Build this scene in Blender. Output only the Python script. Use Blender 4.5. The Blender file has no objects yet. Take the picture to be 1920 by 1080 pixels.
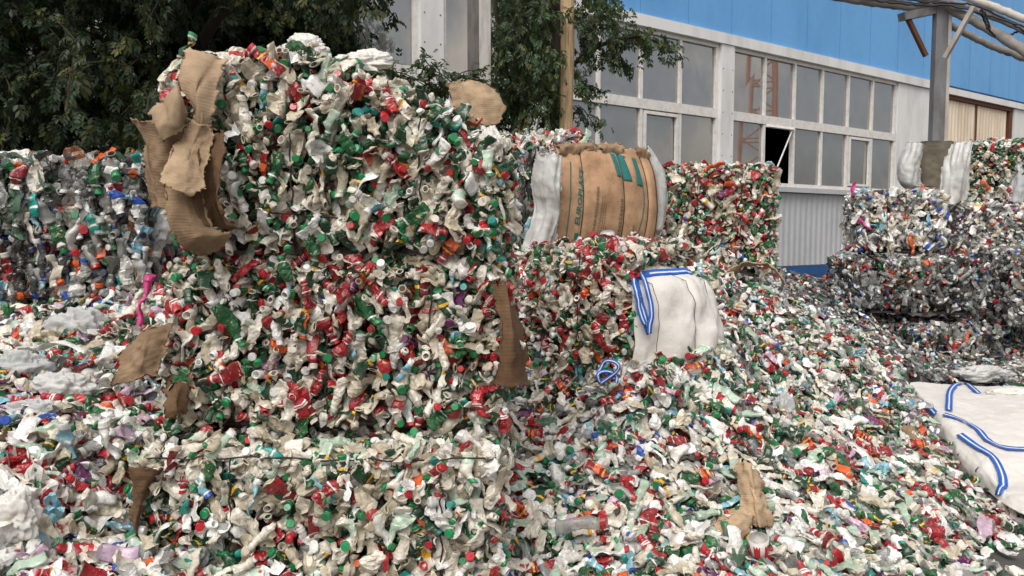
import bpy, math, random
import numpy as np
from mathutils import Matrix, Vector, noise as mnoise

rng = np.random.default_rng(11)
random.seed(11)
SC = bpy.context.scene
COL = SC.collection
R = math.radians

# ------------------------------------------------------------------ camera model
F, PITCH, CH = 1500.0, R(4.2), 1.6
def P(px, py, Y):
    """world point at depth Y seen at photo pixel px,py"""
    x, y = (px - 960) / F, (540 - py) / F
    d = np.array([x, y * math.sin(PITCH) + math.cos(PITCH), y * math.cos(PITCH) - math.sin(PITCH)])
    return d * (Y / d[1]) + np.array([0, 0, CH])
def proj(V):
    V = np.atleast_2d(V) - np.array([0, 0, CH])
    fw = V[:, 1] * math.cos(PITCH) - V[:, 2] * math.sin(PITCH)
    up = V[:, 1] * math.sin(PITCH) + V[:, 2] * math.cos(PITCH)
    fw = np.where(fw < .05, .05, fw)
    return np.stack([960 + F * V[:, 0] / fw, 540 - F * up / fw, fw], 1)

cam = bpy.data.cameras.new("camera")
cam.sensor_width = 36; cam.lens = F / 1920 * 36
cam.clip_end = 500; cam.clip_start = .05
co = bpy.data.objects.new("camera", cam); COL.objects.link(co)
co.location = (0, 0, CH); co.rotation_euler = (R(90) - PITCH, 0, 0)
SC.camera = co
SC.render.resolution_x, SC.render.resolution_y = 1024, 576

# ------------------------------------------------------------------ light
SUN_EL, SUN_AZ = R(54), R(200)          # azimuth clockwise from +Y
w = bpy.data.worlds.new("World"); SC.world = w; w.use_nodes = True
nt = w.node_tree; nt.nodes.clear()
sky = nt.nodes.new("ShaderNodeTexSky"); sky.sky_type = 'NISHITA'; sky.sun_disc = False
sky.sun_elevation = SUN_EL; sky.sun_rotation = SUN_AZ; sky.dust_density = 3; sky.air_density = 1.2
hs = nt.nodes.new("ShaderNodeHueSaturation"); hs.inputs['Saturation'].default_value = .24
tc = nt.nodes.new("ShaderNodeTexCoord")
nz = nt.nodes.new("ShaderNodeTexNoise"); nz.inputs['Scale'].default_value = 4.2; nz.inputs['Detail'].default_value = 6
cr = nt.nodes.new("ShaderNodeValToRGB"); cr.color_ramp.elements[0].position = .46; cr.color_ramp.elements[1].position = .72
cr.color_ramp.elements[0].color = (.58, .61, .64, 1); cr.color_ramp.elements[1].color = (2.0, 1.62, 1.25, 1)
mx = nt.nodes.new("ShaderNodeMix"); mx.data_type = 'RGBA'; mx.blend_type = 'MULTIPLY'; mx.inputs[0].default_value = 1
bg = nt.nodes.new("ShaderNodeBackground"); bg.inputs['Strength'].default_value = .15
out = nt.nodes.new("ShaderNodeOutputWorld")
L_ = nt.links.new
L_(tc.outputs['Generated'], nz.inputs['Vector']); L_(nz.outputs['Fac'], cr.inputs[0])
L_(sky.outputs[0], hs.inputs['Color']); L_(hs.outputs[0], mx.inputs[6]); L_(cr.outputs[0], mx.inputs[7])
L_(mx.outputs[2], bg.inputs['Color']); L_(bg.outputs[0], out.inputs[0])
sl = bpy.data.lights.new("sun", 'SUN'); sl.energy = 1.35; sl.angle = R(40); sl.color = (1, .97, .92)
so = bpy.data.objects.new("sun", sl); COL.objects.link(so)
sd = Vector((math.sin(SUN_AZ) * math.cos(SUN_EL), math.cos(SUN_AZ) * math.cos(SUN_EL), math.sin(SUN_EL)))
so.rotation_euler = sd.to_track_quat('Z', 'Y').to_euler(); so.location = (0, 0, 12)
SC.view_settings.view_transform = 'Standard'; SC.view_settings.look = 'None'
SC.view_settings.exposure = .46; SC.view_settings.gamma = 1
SC.cycles.max_bounces = 6; SC.cycles.transparent_max_bounces = 8
SC.cycles.use_denoising = True

# ------------------------------------------------------------------ tagging
def tag(o, label=None, cat=None, group=None, kind=None):
    if label: o['label'] = label
    if cat: o['category'] = cat
    if group: o['group'] = group
    if kind: o['kind'] = kind
    return o
def empty(name, loc, label=None, cat=None, group=None):
    o = bpy.data.objects.new(name, None); COL.objects.link(o); o.location = loc
    o.empty_display_size = .1
    return tag(o, label, cat, group)

# ------------------------------------------------------------------ materials
def srgb(r, g, b):
    f = lambda c: c / 255 / 12.92 if c / 255 <= .04045 else ((c / 255 + .055) / 1.055) ** 2.4
    return (f(r), f(g), f(b))
class NT:
    def __init__(s, name):
        s.m = bpy.data.materials.new(name); s.m.use_nodes = True
        s.t = s.m.node_tree; s.t.nodes.clear()
        s.out = s.n("OutputMaterial")
    def n(s, k, **kw):
        nd = s.t.nodes.new("ShaderNode" + k)
        for a, b in kw.items(): setattr(nd, a, b)
        return nd
    def l(s, a, b): s.t.links.new(a, b)
    def val(s, sock, v):
        if isinstance(v, bpy.types.NodeSocket): s.l(v, sock)
        elif isinstance(v, tuple) and len(v) == 3: sock.default_value = (*v, 1)
        else: sock.default_value = v
    def pos(s): return s.n("NewGeometry").outputs['Position']
    def obj(s): return s.n("TexCoord").outputs['Object']
    def scaled(s, v, sc):
        m = s.n("Mapping"); m.inputs['Scale'].default_value = sc; s.l(v, m.inputs[0]); return m.outputs[0]
    def noise(s, v, scale, detail=4, rough=.55):
        n = s.n("TexNoise"); s.l(v, n.inputs['Vector']); n.inputs['Scale'].default_value = scale
        n.inputs['Detail'].default_value = detail; n.inputs['Roughness'].default_value = rough
        return n.outputs['Fac']
    def ramp(s, f, a, b, ca=(0, 0, 0), cb=(1, 1, 1)):
        r = s.n("ValToRGB"); e = r.color_ramp.elements
        e[0].position, e[1].position = a, b; e[0].color, e[1].color = (*ca, 1), (*cb, 1)
        s.l(f, r.inputs[0]); return r.outputs[0]
    def mix(s, f, a, b, mode='MIX'):
        m = s.n("Mix", data_type='RGBA', blend_type=mode)
        s.val(m.inputs[0], f); s.val(m.inputs[6], a); s.val(m.inputs[7], b); return m.outputs[2]
    def math(s, op, a, b=0.):
        m = s.n("Math", operation=op); s.val(m.inputs[0], a); s.val(m.inputs[1], b); return m.outputs[0]
    def bump(s, h, strength, dist=.01):
        b = s.n("Bump"); b.inputs['Strength'].default_value = strength; b.inputs['Distance'].default_value = dist
        s.l(h, b.inputs['Height']); return b.outputs[0]
    def pbsdf(s, base, rough=.5, spec=.5, metal=0., normal=None, **kw):
        p = s.n("BsdfPrincipled"); s.val(p.inputs['Base Color'], base); s.val(p.inputs['Roughness'], rough)
        s.val(p.inputs['Specular IOR Level'], spec); s.val(p.inputs['Metallic'], metal)
        if normal is not None: s.l(normal, p.inputs['Normal'])
        for k, v in kw.items(): s.val(p.inputs[k.replace('_', ' ')], v)
        return p.outputs[0]
    def done(s, sh): s.l(sh, s.out.inputs[0]); return s.m

def mat_plastic():
    t = NT("bottle_plastic")
    a = t.n("Attribute"); a.attribute_name = "Col"
    pr = t.n("Attribute"); pr.attribute_name = "prt"
    uv = t.n("UVMap").outputs[0]
    pos = t.pos()
    # printing on the sleeves: broken light marks and a warm emblem
    n1 = t.noise(t.scaled(uv, (4, 9, 1)), 1.0, 2)
    mark = t.math('MULTIPLY', t.math('MULTIPLY', t.ramp(n1, .66, .69), .75), pr.outputs['Fac'])
    n2 = t.noise(t.scaled(uv, (2.2, 3.0, 1)), 1.0, 1)
    emb = t.math('MULTIPLY', t.ramp(n2, .69, .71), pr.outputs['Fac'])
    c = t.mix(emb, a.outputs['Color'], srgb(214, 170, 120))
    c = t.mix(mark, c, srgb(215, 210, 200))
    # dirt
    d = t.noise(pos, 9, 6, .65)
    d2 = t.noise(pos, 55, 4, .6)
    f = t.math('MULTIPLY', t.ramp(d, .40, .68), .65)
    c = t.mix(f, c, srgb(154, 142, 120), 'MULTIPLY')
    f2 = t.math('MULTIPLY', t.ramp(d2, .54, .76), .62)
    c = t.mix(f2, c, srgb(96, 84, 66), 'MIX')
    rg = t.math('ABSOLUTE', t.math('SUBTRACT', t.noise(pos, 42, 3, .5), .5))
    b = t.bump(t.math('ADD', rg, t.math('MULTIPLY', t.noise(pos, 130, 2), .25)), .3, .012)
    rough = t.math('MULTIPLY', t.math('ADD', t.math('MULTIPLY', d2, .5), .06), t.math('POWER', a.outputs['Alpha'], 2.))
    p = t.pbsdf(c, rough, .65, 0., b)
    tr = t.n("BsdfTransparent"); t.val(tr.inputs[0], (.93, .94, .95))
    m = t.n("MixShader")
    t.l(t.math('MULTIPLY', t.math('SUBTRACT', 1.0, a.outputs['Alpha']), 1.0), m.inputs[0])
    t.l(p, m.inputs[1]); t.l(tr.outputs[0], m.inputs[2])
    return t.done(m.outputs[0])
def mat_card(name, base, dirt=.5, corr=90.):
    t = NT(name); o = t.obj()
    uv = t.n("UVMap").outputs[0]
    wv = t.n("TexWave"); wv.bands_direction = 'X'; t.l(uv, wv.inputs['Vector']); wv.inputs['Scale'].default_value = corr / 10
    wv.inputs['Distortion'].default_value = 1.2
    n1 = t.noise(o, 5, 6, .65); n2 = t.noise(o, 38, 5, .6)
    n3 = t.noise(o, 2.2, 4, .6)
    c = t.mix(t.math('MULTIPLY', t.ramp(n3, .35, .65), dirt * .55), tuple(min(1, x * 1.12) for x in base), tuple(x * .5 for x in base))
    c = t.mix(t.math('MULTIPLY', t.ramp(n1, .42, .7), dirt), c, (base[0] * .36, base[1] * .32, base[2] * .28))
    c = t.mix(t.math('MULTIPLY', t.ramp(n2, .58, .8), .45), c, (.05, .035, .02))
    c = t.mix(t.math('MULTIPLY', wv.outputs['Fac'], .05 if corr < 80 else .09), c, tuple(x * .5 for x in base))
    h = t.math('ADD', t.math('MULTIPLY', wv.outputs['Fac'], .06 if corr < 80 else .3), n2)
    return t.done(t.pbsdf(c, .85, .2, 0., t.bump(h, .3, .006)))
def mat_film(name, base, alpha, rough=.3, dirt=.35):
    t = NT(name); o = t.obj()
    n1 = t.noise(o, 14, 6, .6); n2 = t.noise(o, 4, 5, .6)
    c = t.mix(t.math('MULTIPLY', t.ramp(n2, .45, .72), dirt), base, srgb(140, 128, 105))
    p = t.pbsdf(c, rough, .5, 0., t.bump(n1, .5, .02))
    tl = t.n("BsdfTranslucent"); t.val(tl.inputs[0], c)
    m0 = t.n("MixShader"); m0.inputs[0].default_value = .18; t.l(p, m0.inputs[1]); t.l(tl.outputs[0], m0.inputs[2])
    tr = t.n("BsdfTransparent"); m = t.n("MixShader"); m.inputs[0].default_value = 1 - alpha
    t.l(m0.outputs[0], m.inputs[1]); t.l(tr.outputs[0], m.inputs[2])
    return t.done(m.outputs[0])
def mat_simple(name, base, rough=.6, dirt=.3, scale=6., spec=.4, metal=0., dirtcol=None, bump=.15, streak=None):
    t = NT(name); o = t.obj()
    v = t.scaled(o, streak) if streak else o
    n1 = t.noise(v, scale, 6, .62); n2 = t.noise(o, scale * 9, 4)
    c = t.mix(t.math('MULTIPLY', t.ramp(n1, .45, .75), dirt), base, dirtcol or tuple(x * .4 for x in base))
    c = t.mix(t.math('MULTIPLY', t.ramp(n2, .5, .8), dirt * .5), c, tuple(x * .6 for x in base))
    return t.done(t.pbsdf(c, rough, spec, metal, t.bump(n2, bump, .01)))
def mat_leaf(name):
    t = NT(name)
    a = t.n("Attribute"); a.attribute_name = "Col"
    p = t.pbsdf(a.outputs['Color'], .5, .35)
    tl = t.n("BsdfTranslucent"); t.l(t.mix(1., a.outputs['Color'], (1.2, 1.5, .5), 'MULTIPLY'), tl.inputs[0])
    m = t.n("MixShader"); m.inputs[0].default_value = .25; t.l(p, m.inputs[1]); t.l(tl.outputs[0], m.inputs[2])
    return t.done(m.outputs[0])
def mat_glass():
    t = NT("window_glass"); o = t.obj()
    n = t.noise(t.scaled(o, (1, 1, .5)), 1.3, 3, .5)
    du = t.noise(o, 2.5, 6, .65)
    c = t.mix(t.ramp(du, .35, .75), srgb(82, 80, 79), srgb(112, 109, 105))
    return t.done(t.pbsdf(c, .06, .9, 0., t.bump(n, .22, .12), Coat_Weight=1., Coat_Roughness=.02, Coat_IOR=2.9))

M = dict(
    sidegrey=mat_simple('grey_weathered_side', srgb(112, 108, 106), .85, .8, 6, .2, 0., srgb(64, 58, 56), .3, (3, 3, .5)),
    plastic=mat_plastic(),
    carddark=mat_card("dark_cardboard", srgb(112, 88, 66), .8),
    card=mat_card("brown_cardboard", srgb(184, 160, 132), .8),
    carddirty=mat_card("dirty_cardboard", srgb(156, 132, 106), .85),
    cardtan=mat_card("tan_cardboard", srgb(190, 154, 122), .75, 60),
    cardgrey=mat_card("wet_grey_cardboard", srgb(118, 112, 98), .6),
    film=mat_film("cloudy_film", srgb(224, 225, 224), .8, .3, .5),
    filmclear=mat_film("clear_film", srgb(214, 218, 220), .7, .2),
    filmwhite=mat_film("white_sheet_plastic", srgb(232, 230, 225), 1., .4, .25),
    woven=mat_film("white_woven_plastic", srgb(236, 233, 228), 1., .55, .16),
    strap=mat_simple("blue_strap", srgb(38, 98, 190), .6, .25, 12),
    strapwhite=mat_simple("white_strap_stripe", srgb(225, 228, 232), .6, .2, 12),
    wire=mat_simple("dark_wire", srgb(46, 38, 32), .6, .4, 20),
    teal=mat_simple("teal_print", srgb(40, 112, 110), .8, .3, 25),
    ink=mat_simple("grey_print", srgb(120, 108, 86), .8, .3, 25),
    asphalt=mat_simple("asphalt", srgb(92, 90, 88), .9, .6, 3, .2),
    blue=mat_simple("blue_cladding", srgb(104, 168, 226), .5, .42, .8, .4, 0., srgb(60, 116, 176), .05, (1, 1, .3)),
    bluedark=mat_simple("blue_plinth", srgb(34, 84, 140), .6, .4, 3),
    white=mat_simple("white_painted_metal", srgb(226, 226, 226), .5, .38, 2.2, .4, 0., srgb(140, 136, 128), .06, (1, 1, .3)),
    frame=mat_simple("white_window_frame", srgb(226, 224, 220), .5, .35, 9, .4, 0., srgb(130, 118, 100)),
    greycor=mat_simple("grey_corrugated_metal", srgb(184, 186, 190), .5, .3, 1.4, .4, 0., srgb(136, 138, 142)),
    creamcor=mat_simple("cream_corrugated_metal", srgb(226, 212, 192), .6, .5, 1.5, .3, 0., srgb(150, 110, 80), .1, (1, 1, .2)),
    rust=mat_simple("rusty_edge", srgb(104, 66, 46), .8, .5, 8),
    dark=mat_simple("dark_interior", (.012, .012, .012), .9, .2, 5, .1),  # near-black colour stands for the unlit interior behind the openings
    seam=mat_simple("panel_seam", srgb(56, 124, 190), .7, .2, 5),
    steel=mat_simple("weathered_grey_steel", srgb(124, 124, 128), .6, .9, 4, .4, 0., srgb(66, 62, 60), .2, (1, 1, .3)),
    steelpale=mat_simple("pale_flaking_paint", srgb(190, 184, 176), .7, .6, 5, .3, 0., srgb(110, 88, 74), .2, (1, 1, .4)),
    pipe=mat_simple("grey_lagged_pipe", srgb(142, 138, 132), .7, .7, 4, .3, 0., srgb(82, 76, 70), .4),
    cable=mat_simple("black_cable", srgb(40, 40, 44), .5, .3, 20),
    concrete=mat_simple("weathered_concrete", srgb(186, 182, 178), .85, .8, 6, .2, 0., srgb(94, 88, 84), .35, (2, 2, .35)),
    wood=mat_simple("weathered_wood", srgb(190, 164, 130), .85, .9, 6, .2, 0., srgb(96, 74, 54), .4, (9, 9, .5)),
    bark=mat_simple("dark_bark", srgb(62, 54, 46), .9, .5, 8),
    leaf=mat_leaf("maple_leaf"),
    glass=mat_glass(),
    tower=mat_simple("orange_tower_paint", srgb(206, 120, 60), .6, .3, 5),
)

# ------------------------------------------------------------------ mesh helpers
def mesh_obj(name, V, Fc, mat, parent=None, col=None, prt=None, uv=None, smooth=True, link=True, nper=None):
    """Fc: (m,4) quads or list of faces"""
    me = bpy.data.meshes.new(name)
    V = np.asarray(V, np.float32)
    if isinstance(Fc, np.ndarray):
        m, k = Fc.shape
        me.vertices.add(len(V)); me.vertices.foreach_set("co", V.ravel())
        me.loops.add(m * k); me.loops.foreach_set("vertex_index", Fc.ravel().astype(np.int32))
        me.polygons.add(m); me.polygons.foreach_set("loop_start", np.arange(0, m * k, k, dtype=np.int32))
        me.polygons.foreach_set("loop_total", np.full(m, k, np.int32))
        me.update(calc_edges=True)
    else:
        me.from_pydata([tuple(map(float, v)) for v in V], [], [tuple(map(int, f)) for f in Fc]); m = len(Fc)
    if isinstance(smooth, np.ndarray): me.polygons.foreach_set("use_smooth", smooth.astype(bool))
    elif smooth: me.polygons.foreach_set("use_smooth", np.ones(len(me.polygons), bool))
    if col is not None:
        a = me.attributes.new("Col", 'FLOAT_COLOR', 'FACE'); a.data.foreach_set("color", np.asarray(col, np.float32).ravel())
    if prt is not None:
        a = me.attributes.new("prt", 'FLOAT', 'FACE'); a.data.foreach_set("value", np.asarray(prt, np.float32).ravel())
    if uv is not None:
        l = me.uv_layers.new(name="UVMap"); l.data.foreach_set("uv", np.asarray(uv, np.float32).ravel())
    me.materials.append(mat)
    o = bpy.data.objects.new(name, me)
    if link: COL.objects.link(o)
    if parent is not None:
        o.parent = parent
        o.matrix_basis = Matrix.Translation(-root_loc(parent))     # verts are in world coordinates
    return o
def root_loc(o):
    v = Vector((0, 0, 0))
    while o is not None:
        v = v + Vector(o.location); o = o.parent
    return v
def recenter(o):
    """move a top-level mesh's origin to the base of its vertices"""
    me = o.data; n = len(me.vertices); v = np.empty(n * 3, np.float32); me.vertices.foreach_get("co", v); v = v.reshape(-1, 3)
    c = np.array([v[:, 0].mean(), v[:, 1].mean(), v[:, 2].min()], np.float32)
    me.vertices.foreach_set("co", (v - c).ravel()); me.update(); o.location = Vector([float(x) for x in c]); return o

class MB:
    def __init__(s): s.V, s.F = [], []
    def add(s, V, Fc):
        o = len(s.V); s.V += [tuple(map(float, v)) for v in V]; s.F += [tuple(i + o for i in f) for f in Fc]
    def box(s, c, ax, h):
        """centre, 3 axis vectors, half sizes"""
        c = np.array(c, float); A = [np.array(a, float) * k for a, k in zip(ax, h)]
        vs = [c + sx * A[0] + sy * A[1] + sz * A[2] for sx in (-1, 1) for sy in (-1, 1) for sz in (-1, 1)]
        fs = [(0, 1, 3, 2), (4, 6, 7, 5), (0, 4, 5, 1), (2, 3, 7, 6), (0, 2, 6, 4), (1, 5, 7, 3)]
        s.add(vs, fs)
    def tube(s, pts, r, n=8, cap=True):
        pts = [np.array(p, float) for p in pts]; rs = r if hasattr(r, '__len__') else [r] * len(pts)
        o = len(s.V); prev = None
        for i, p in enumerate(pts):
            t = pts[min(i + 1, len(pts) - 1)] - pts[max(i - 1, 0)]; t = t / (np.linalg.norm(t) + 1e-9)
            if prev is None: prev = np.array([0, 0, 1.]) if abs(t[2]) < .9 else np.array([1., 0, 0])
            a = prev - t * prev.dot(t); a /= np.linalg.norm(a) + 1e-9; b = np.cross(t, a); prev = a
            for k in range(n):
                q = p + rs[i] * (math.cos(6.2832 * k / n) * a + math.sin(6.2832 * k / n) * b); s.V.append(tuple(map(float, q)))
        for i in range(len(pts) - 1):
            for k in range(n):
                s.F.append((o + i * n + k, o + i * n + (k + 1) % n, o + (i + 1) * n + (k + 1) % n, o + (i + 1) * n + k))
        if cap:
            s.F.append(tuple(o + k for k in range(n))[::-1]); s.F.append(tuple(o + (len(pts) - 1) * n + k for k in range(n)))
    def build(s, name, mat, parent=None, smooth=False):
        return mesh_obj(name, np.array(s.V), s.F, mat, parent, smooth=smooth)

def cr_interp(pts, n):
    """Catmull-Rom resample of points to n"""
    p = np.array(pts, float)
    if len(p) == 2: return p[0] + (p[1] - p[0]) * np.linspace(0, 1, n)[:, None]
    t = np.linspace(0, len(p) - 1, n); i = np.minimum(t.astype(int), len(p) - 2); f = (t - i)[:, None]
    p0 = p[np.maximum(i - 1, 0)]; p1 = p[i]; p2 = p[i + 1]; p3 = p[np.minimum(i + 2, len(p) - 1)]
    return .5 * (2 * p1 + (p2 - p0) * f + (2 * p0 - 5 * p1 + 4 * p2 - p3) * f ** 2 + (3 * p1 - p0 - 3 * p2 + p3) * f ** 3)
def grid_normals(G):
    du = np.gradient(G, axis=0); dv = np.gradient(G, axis=1); n = np.cross(du, dv)
    return n / (np.linalg.norm(n, axis=2, keepdims=True) + 1e-9)
def fbm(p, sc, seed=0., oct_=3):
    return mnoise.fractal(Vector((p[0] * sc + seed, p[1] * sc + seed * 1.7, p[2] * sc)), 1., 2., oct_)
def sheet_mesh(name, G, mat, thick=.006, parent=None, uvs=(1., 1.), smooth=True):
    nu, nv = G.shape[:2]; N = grid_normals(G)
    A = G.reshape(-1, 3); B = (G - N * thick).reshape(-1, 3); V = np.vstack([A, B]); k = nu * nv
    idx = np.arange(k).reshape(nu, nv)
    q = np.stack([idx[:-1, :-1], idx[1:, :-1], idx[1:, 1:], idx[:-1, 1:]], -1).reshape(-1, 4)
    ring = np.concatenate([idx[0, :-1], idx[:-1, -1], idx[-1, :0:-1], idx[:0:-1, 0]])
    nx = np.roll(ring, -1)
    side = np.stack([ring, nx, nx + k, ring + k], 1)
    Fc = np.vstack([q, q[:, ::-1] + k, side])
    uu, vv = np.meshgrid(np.linspace(0, uvs[0], nu), np.linspace(0, uvs[1], nv), indexing='ij')
    uv = np.stack([uu.ravel(), vv.ravel()], 1); uv = np.vstack([uv, uv])[Fc.ravel()]
    sm = np.r_[np.ones(2 * len(q), bool), np.zeros(len(side), bool)] if smooth else False
    return mesh_obj(name, V, Fc, mat, parent, uv=uv, smooth=sm)
def loft_grid(rows, nu, nv, bulge=0., crumple=.0, cs=8., seed=0., ragged=0., px=True, folds=0, foldamp=.05, pleat=0.):
    R_ = np.array([cr_interp([P(*q) for q in r] if px else r, nu) for r in rows])       # rows, nu, 3
    G = np.stack([cr_interp(R_[:, i], nv) for i in range(nu)])                            # nu, nv, 3
    N = grid_normals(G)
    flip = np.sum(N * (np.array([0, 0, CH]) - G), axis=2).mean() < 0
    if flip: N = -N
    vv = np.linspace(0, 1, nv)[None, :, None]
    G = G + N * bulge * np.sin(np.pi * vv) ** .8
    if folds or pleat:
        q = np.random.default_rng(int(seed * 7) + 5); U_, V_ = np.meshgrid(np.linspace(0, 1, nu), np.linspace(0, 1, nv), indexing='ij')
        D = np.zeros((nu, nv))
        for k in range(folds):
            a = q.uniform(0, 3.14); c0 = q.uniform(.2, .8, 2); dd = (U_ - c0[0]) * math.cos(a) + (V_ - c0[1]) * math.sin(a)
            D += q.choice([-1, 1]) * foldamp * (np.abs(dd) - .25) * q.uniform(.5, 1.2)
        if pleat:
            for k in range(4):
                D += pleat / (k + 1.5) * np.abs(np.sin(V_ * q.uniform(4, 9) * (k + 1) + q.uniform(0, 6) + 1.2 * np.sin(U_ * q.uniform(2, 6) + q.uniform(0, 6))))
        G = G + N * D[:, :, None]
    if crumple or ragged:
        for i in range(nu):
            for j in range(nv):
                p = G[i, j]
                d = .6 * fbm(p, cs, seed) - .9 * abs(fbm(p, cs * 1.7, seed + 9))
                G[i, j] = p + N[i, j] * crumple * d
        if ragged:
            for edge in (G[0], G[-1], G[:, 0], G[:, -1]):
                edge += (np.array([[fbm(q_, 22, seed + a_), .3 * fbm(q_, 22, seed + 3 + a_), fbm(q_, 22, seed + 6 + a_)] for q_ in edge for a_ in (0,)]) * ragged * 3.2 + rng.normal(0, ragged * .45, edge.shape)) * np.array([1, .3, 1])
    if flip: G = G[::-1]
    return G
def ribbon(path, width, mat, name, parent, normal, thick=.003):
    path = np.array(path, float); t = np.gradient(path, axis=0); n = np.array(normal, float)
    if n.ndim == 1: n = np.tile(n, (len(path), 1))
    s = np.cross(t, n); s /= np.linalg.norm(s, axis=1, keepdims=True) + 1e-9
    G = np.stack([path - s * width / 2, path, path + s * width / 2], 1)
    return sheet_mesh(name, G, mat, thick, parent)
def snap_path(G, pts, off, n=40, k=6):
    """photo pixel path laid on a grid surface G"""
    V = G.reshape(-1, 3); N = grid_normals(G).reshape(-1, 3)
    if np.sum(N * (np.array([0, 0, CH]) - V), axis=1).mean() < 0: N = -N
    q = proj(V)[:, :2]; pp = cr_interp(pts, n); o = []; no = []
    for p in pp:
        d = np.hypot(*(q - p).T); i = np.argsort(d)[:k]; wgt = 1 / (d[i] + 1.5) ** 2; wgt /= wgt.sum()
        c = (V[i] * wgt[:, None]).sum(0); nn = (N[i] * wgt[:, None]).sum(0); nn /= np.linalg.norm(nn)
        Y = c[1]; c = P(p[0], p[1], Y)
        o.append(c + nn * off); no.append(nn)
    o = np.array(o)
    o[1:-1] = (o[:-2] + 2 * o[1:-1] + o[2:]) / 4
    return o, np.array(no)

# ------------------------------------------------------------------ crushed bottle prototypes
W1, W2, W3 = srgb(224, 219, 207), srgb(236, 237, 236), srgb(198, 189, 168)
GR, GR2, GRC, MINT = srgb(16, 68, 42), srgb(34, 98, 56), srgb(28, 138, 84), srgb(188, 212, 194)
RD, RD2, RDC = srgb(146, 24, 34), srgb(176, 40, 50), srgb(190, 32, 46)
YE, ORG, TEAL, LBL, NAVY, BLU, PUR = srgb(236, 178, 44), srgb(228, 100, 42), srgb(20, 146, 138), srgb(140, 196, 216), srgb(34, 40, 78), srgb(36, 86, 186), srgb(104, 40, 96)
PNK, LIL, BRN, BLK, GRY = srgb(226, 70, 150), srgb(206, 180, 204), srgb(120, 72, 44), srgb(34, 34, 38), srgb(150, 154, 156)
CLR, CLR2, CLG = srgb(178, 180, 178), srgb(122, 124, 122), srgb(88, 122, 100)
# name: (body, neck, bands[(lo,hi,colour)], print strength, alpha, caps, words)
KINDS = {
 'white':   (W1, W1, [], 0, 1, [None, None, None, W2, GRC, None], 'plain white'),
 'white2':  (W2, W2, [], 0, 1, [None, W2, None, RDC], 'bright white'),
 'cream':   (W3, W3, [], 0, 1, [None, None, W1], 'dirty cream'),
 'green':   (GR, W1, [(.60, .68, YE)], 1, 1, [GRC, None, GRC, W2], 'green sleeved yellow collared'),
 'green2':  (GR2, GR2, [(.70, .75, W2)], 1, 1, [GRC, GRC, None], 'bright green white ringed'),
 'green3':  (GR, GR, [(.30, .34, W2)], .6, 1, [GRC, None, TEAL], 'dark green'),
 'red':     (RD, W1, [(.58, .62, W2)], 1, 1, [RDC, None, RDC, W2], 'red sleeved white necked'),
 'red2':    (RD2, RD2, [(.62, .66, W2), (.69, .72, W2)], 1, 1, [RDC, RDC, None], 'bright red white striped'),
 'redor':   (RD, W1, [(.30, .50, ORG), (.6, .66, YE)], .8, 1, [RDC, None], 'red and orange'),
 'whgreen': (W1, W1, [(.12, .42, MINT)], .9, 1, [GRC, None, None], 'white mint labelled'),
 'whred':   (W1, W1, [(.15, .40, RD2)], 1, 1, [RDC, None], 'white red banded'),
 'whyel':   (W1, W1, [(.48, .62, YE)], 0, 1, [None, GRC, None], 'white yellow banded'),
 'mint':    (MINT, W2, [], .5, .9, [TEAL, None, GRC], 'pale mint'),
 'lblue':   (LBL, W2, [(.4, .5, W2)], .8, .95, [BLU, None, W2], 'light blue'),
 'orange':  (ORG, W1, [], .7, 1, [ORG, None], 'orange'),
 'whblue':  (W2, W2, [(.2, .45, BLU)], .8, 1, [NAVY, NAVY, BLU], 'white blue banded'),
 'purple':  (PUR, W1, [], .7, 1, [PUR, PUR], 'purple'),
 'pink':    (PNK, PNK, [], .3, 1, [PNK], 'pink'),
 'lilac':   (LIL, W2, [], .6, .95, [RDC, None], 'pale lilac'),
 'teal':    (TEAL, W2, [(.3, .4, W2)], .6, 1, [TEAL, None], 'teal'),
 'clear':   (CLR, CLR, [(.25, .48, W2)], .6, .62, [W2, None, BLU], 'clear labelled'),
 'clear2':  (CLR, CLR, [], 0, .55, [RDC, None, W2], 'clear bare'),
 'smoke':   (CLR2, CLR2, [], 0, .7, [None, None, W2, RDC], 'smoky grey'),
 'smokedk': (srgb(66, 67, 66), srgb(88, 88, 86), [], 0, .85, [None, BLK, NAVY], 'dark grey'),
 'cgreen':  (CLG, CLG, [], 0, .7, [GRC, None], 'see-through green'),
 'brown':   (BRN, BRN, [(.3, .5, W3)], .4, .9, [ORG, None], 'brown'),
 'black':   (BLK, BLK, [], .3, 1, [NAVY, None], 'black'),
 'lgrey':   (GRY, W2, [], .2, .9, [None, W2], 'pale grey'),
}
CAPNAME = {GRC: 'green cap', RDC: 'red cap', W2: 'white cap', TEAL: 'teal cap', NAVY: 'navy cap', BLU: 'blue cap', ORG: 'orange cap', PUR: 'purple cap', PNK: 'pink cap', BLK: 'black cap', W1: 'cream cap', None: 'no cap'}

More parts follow.
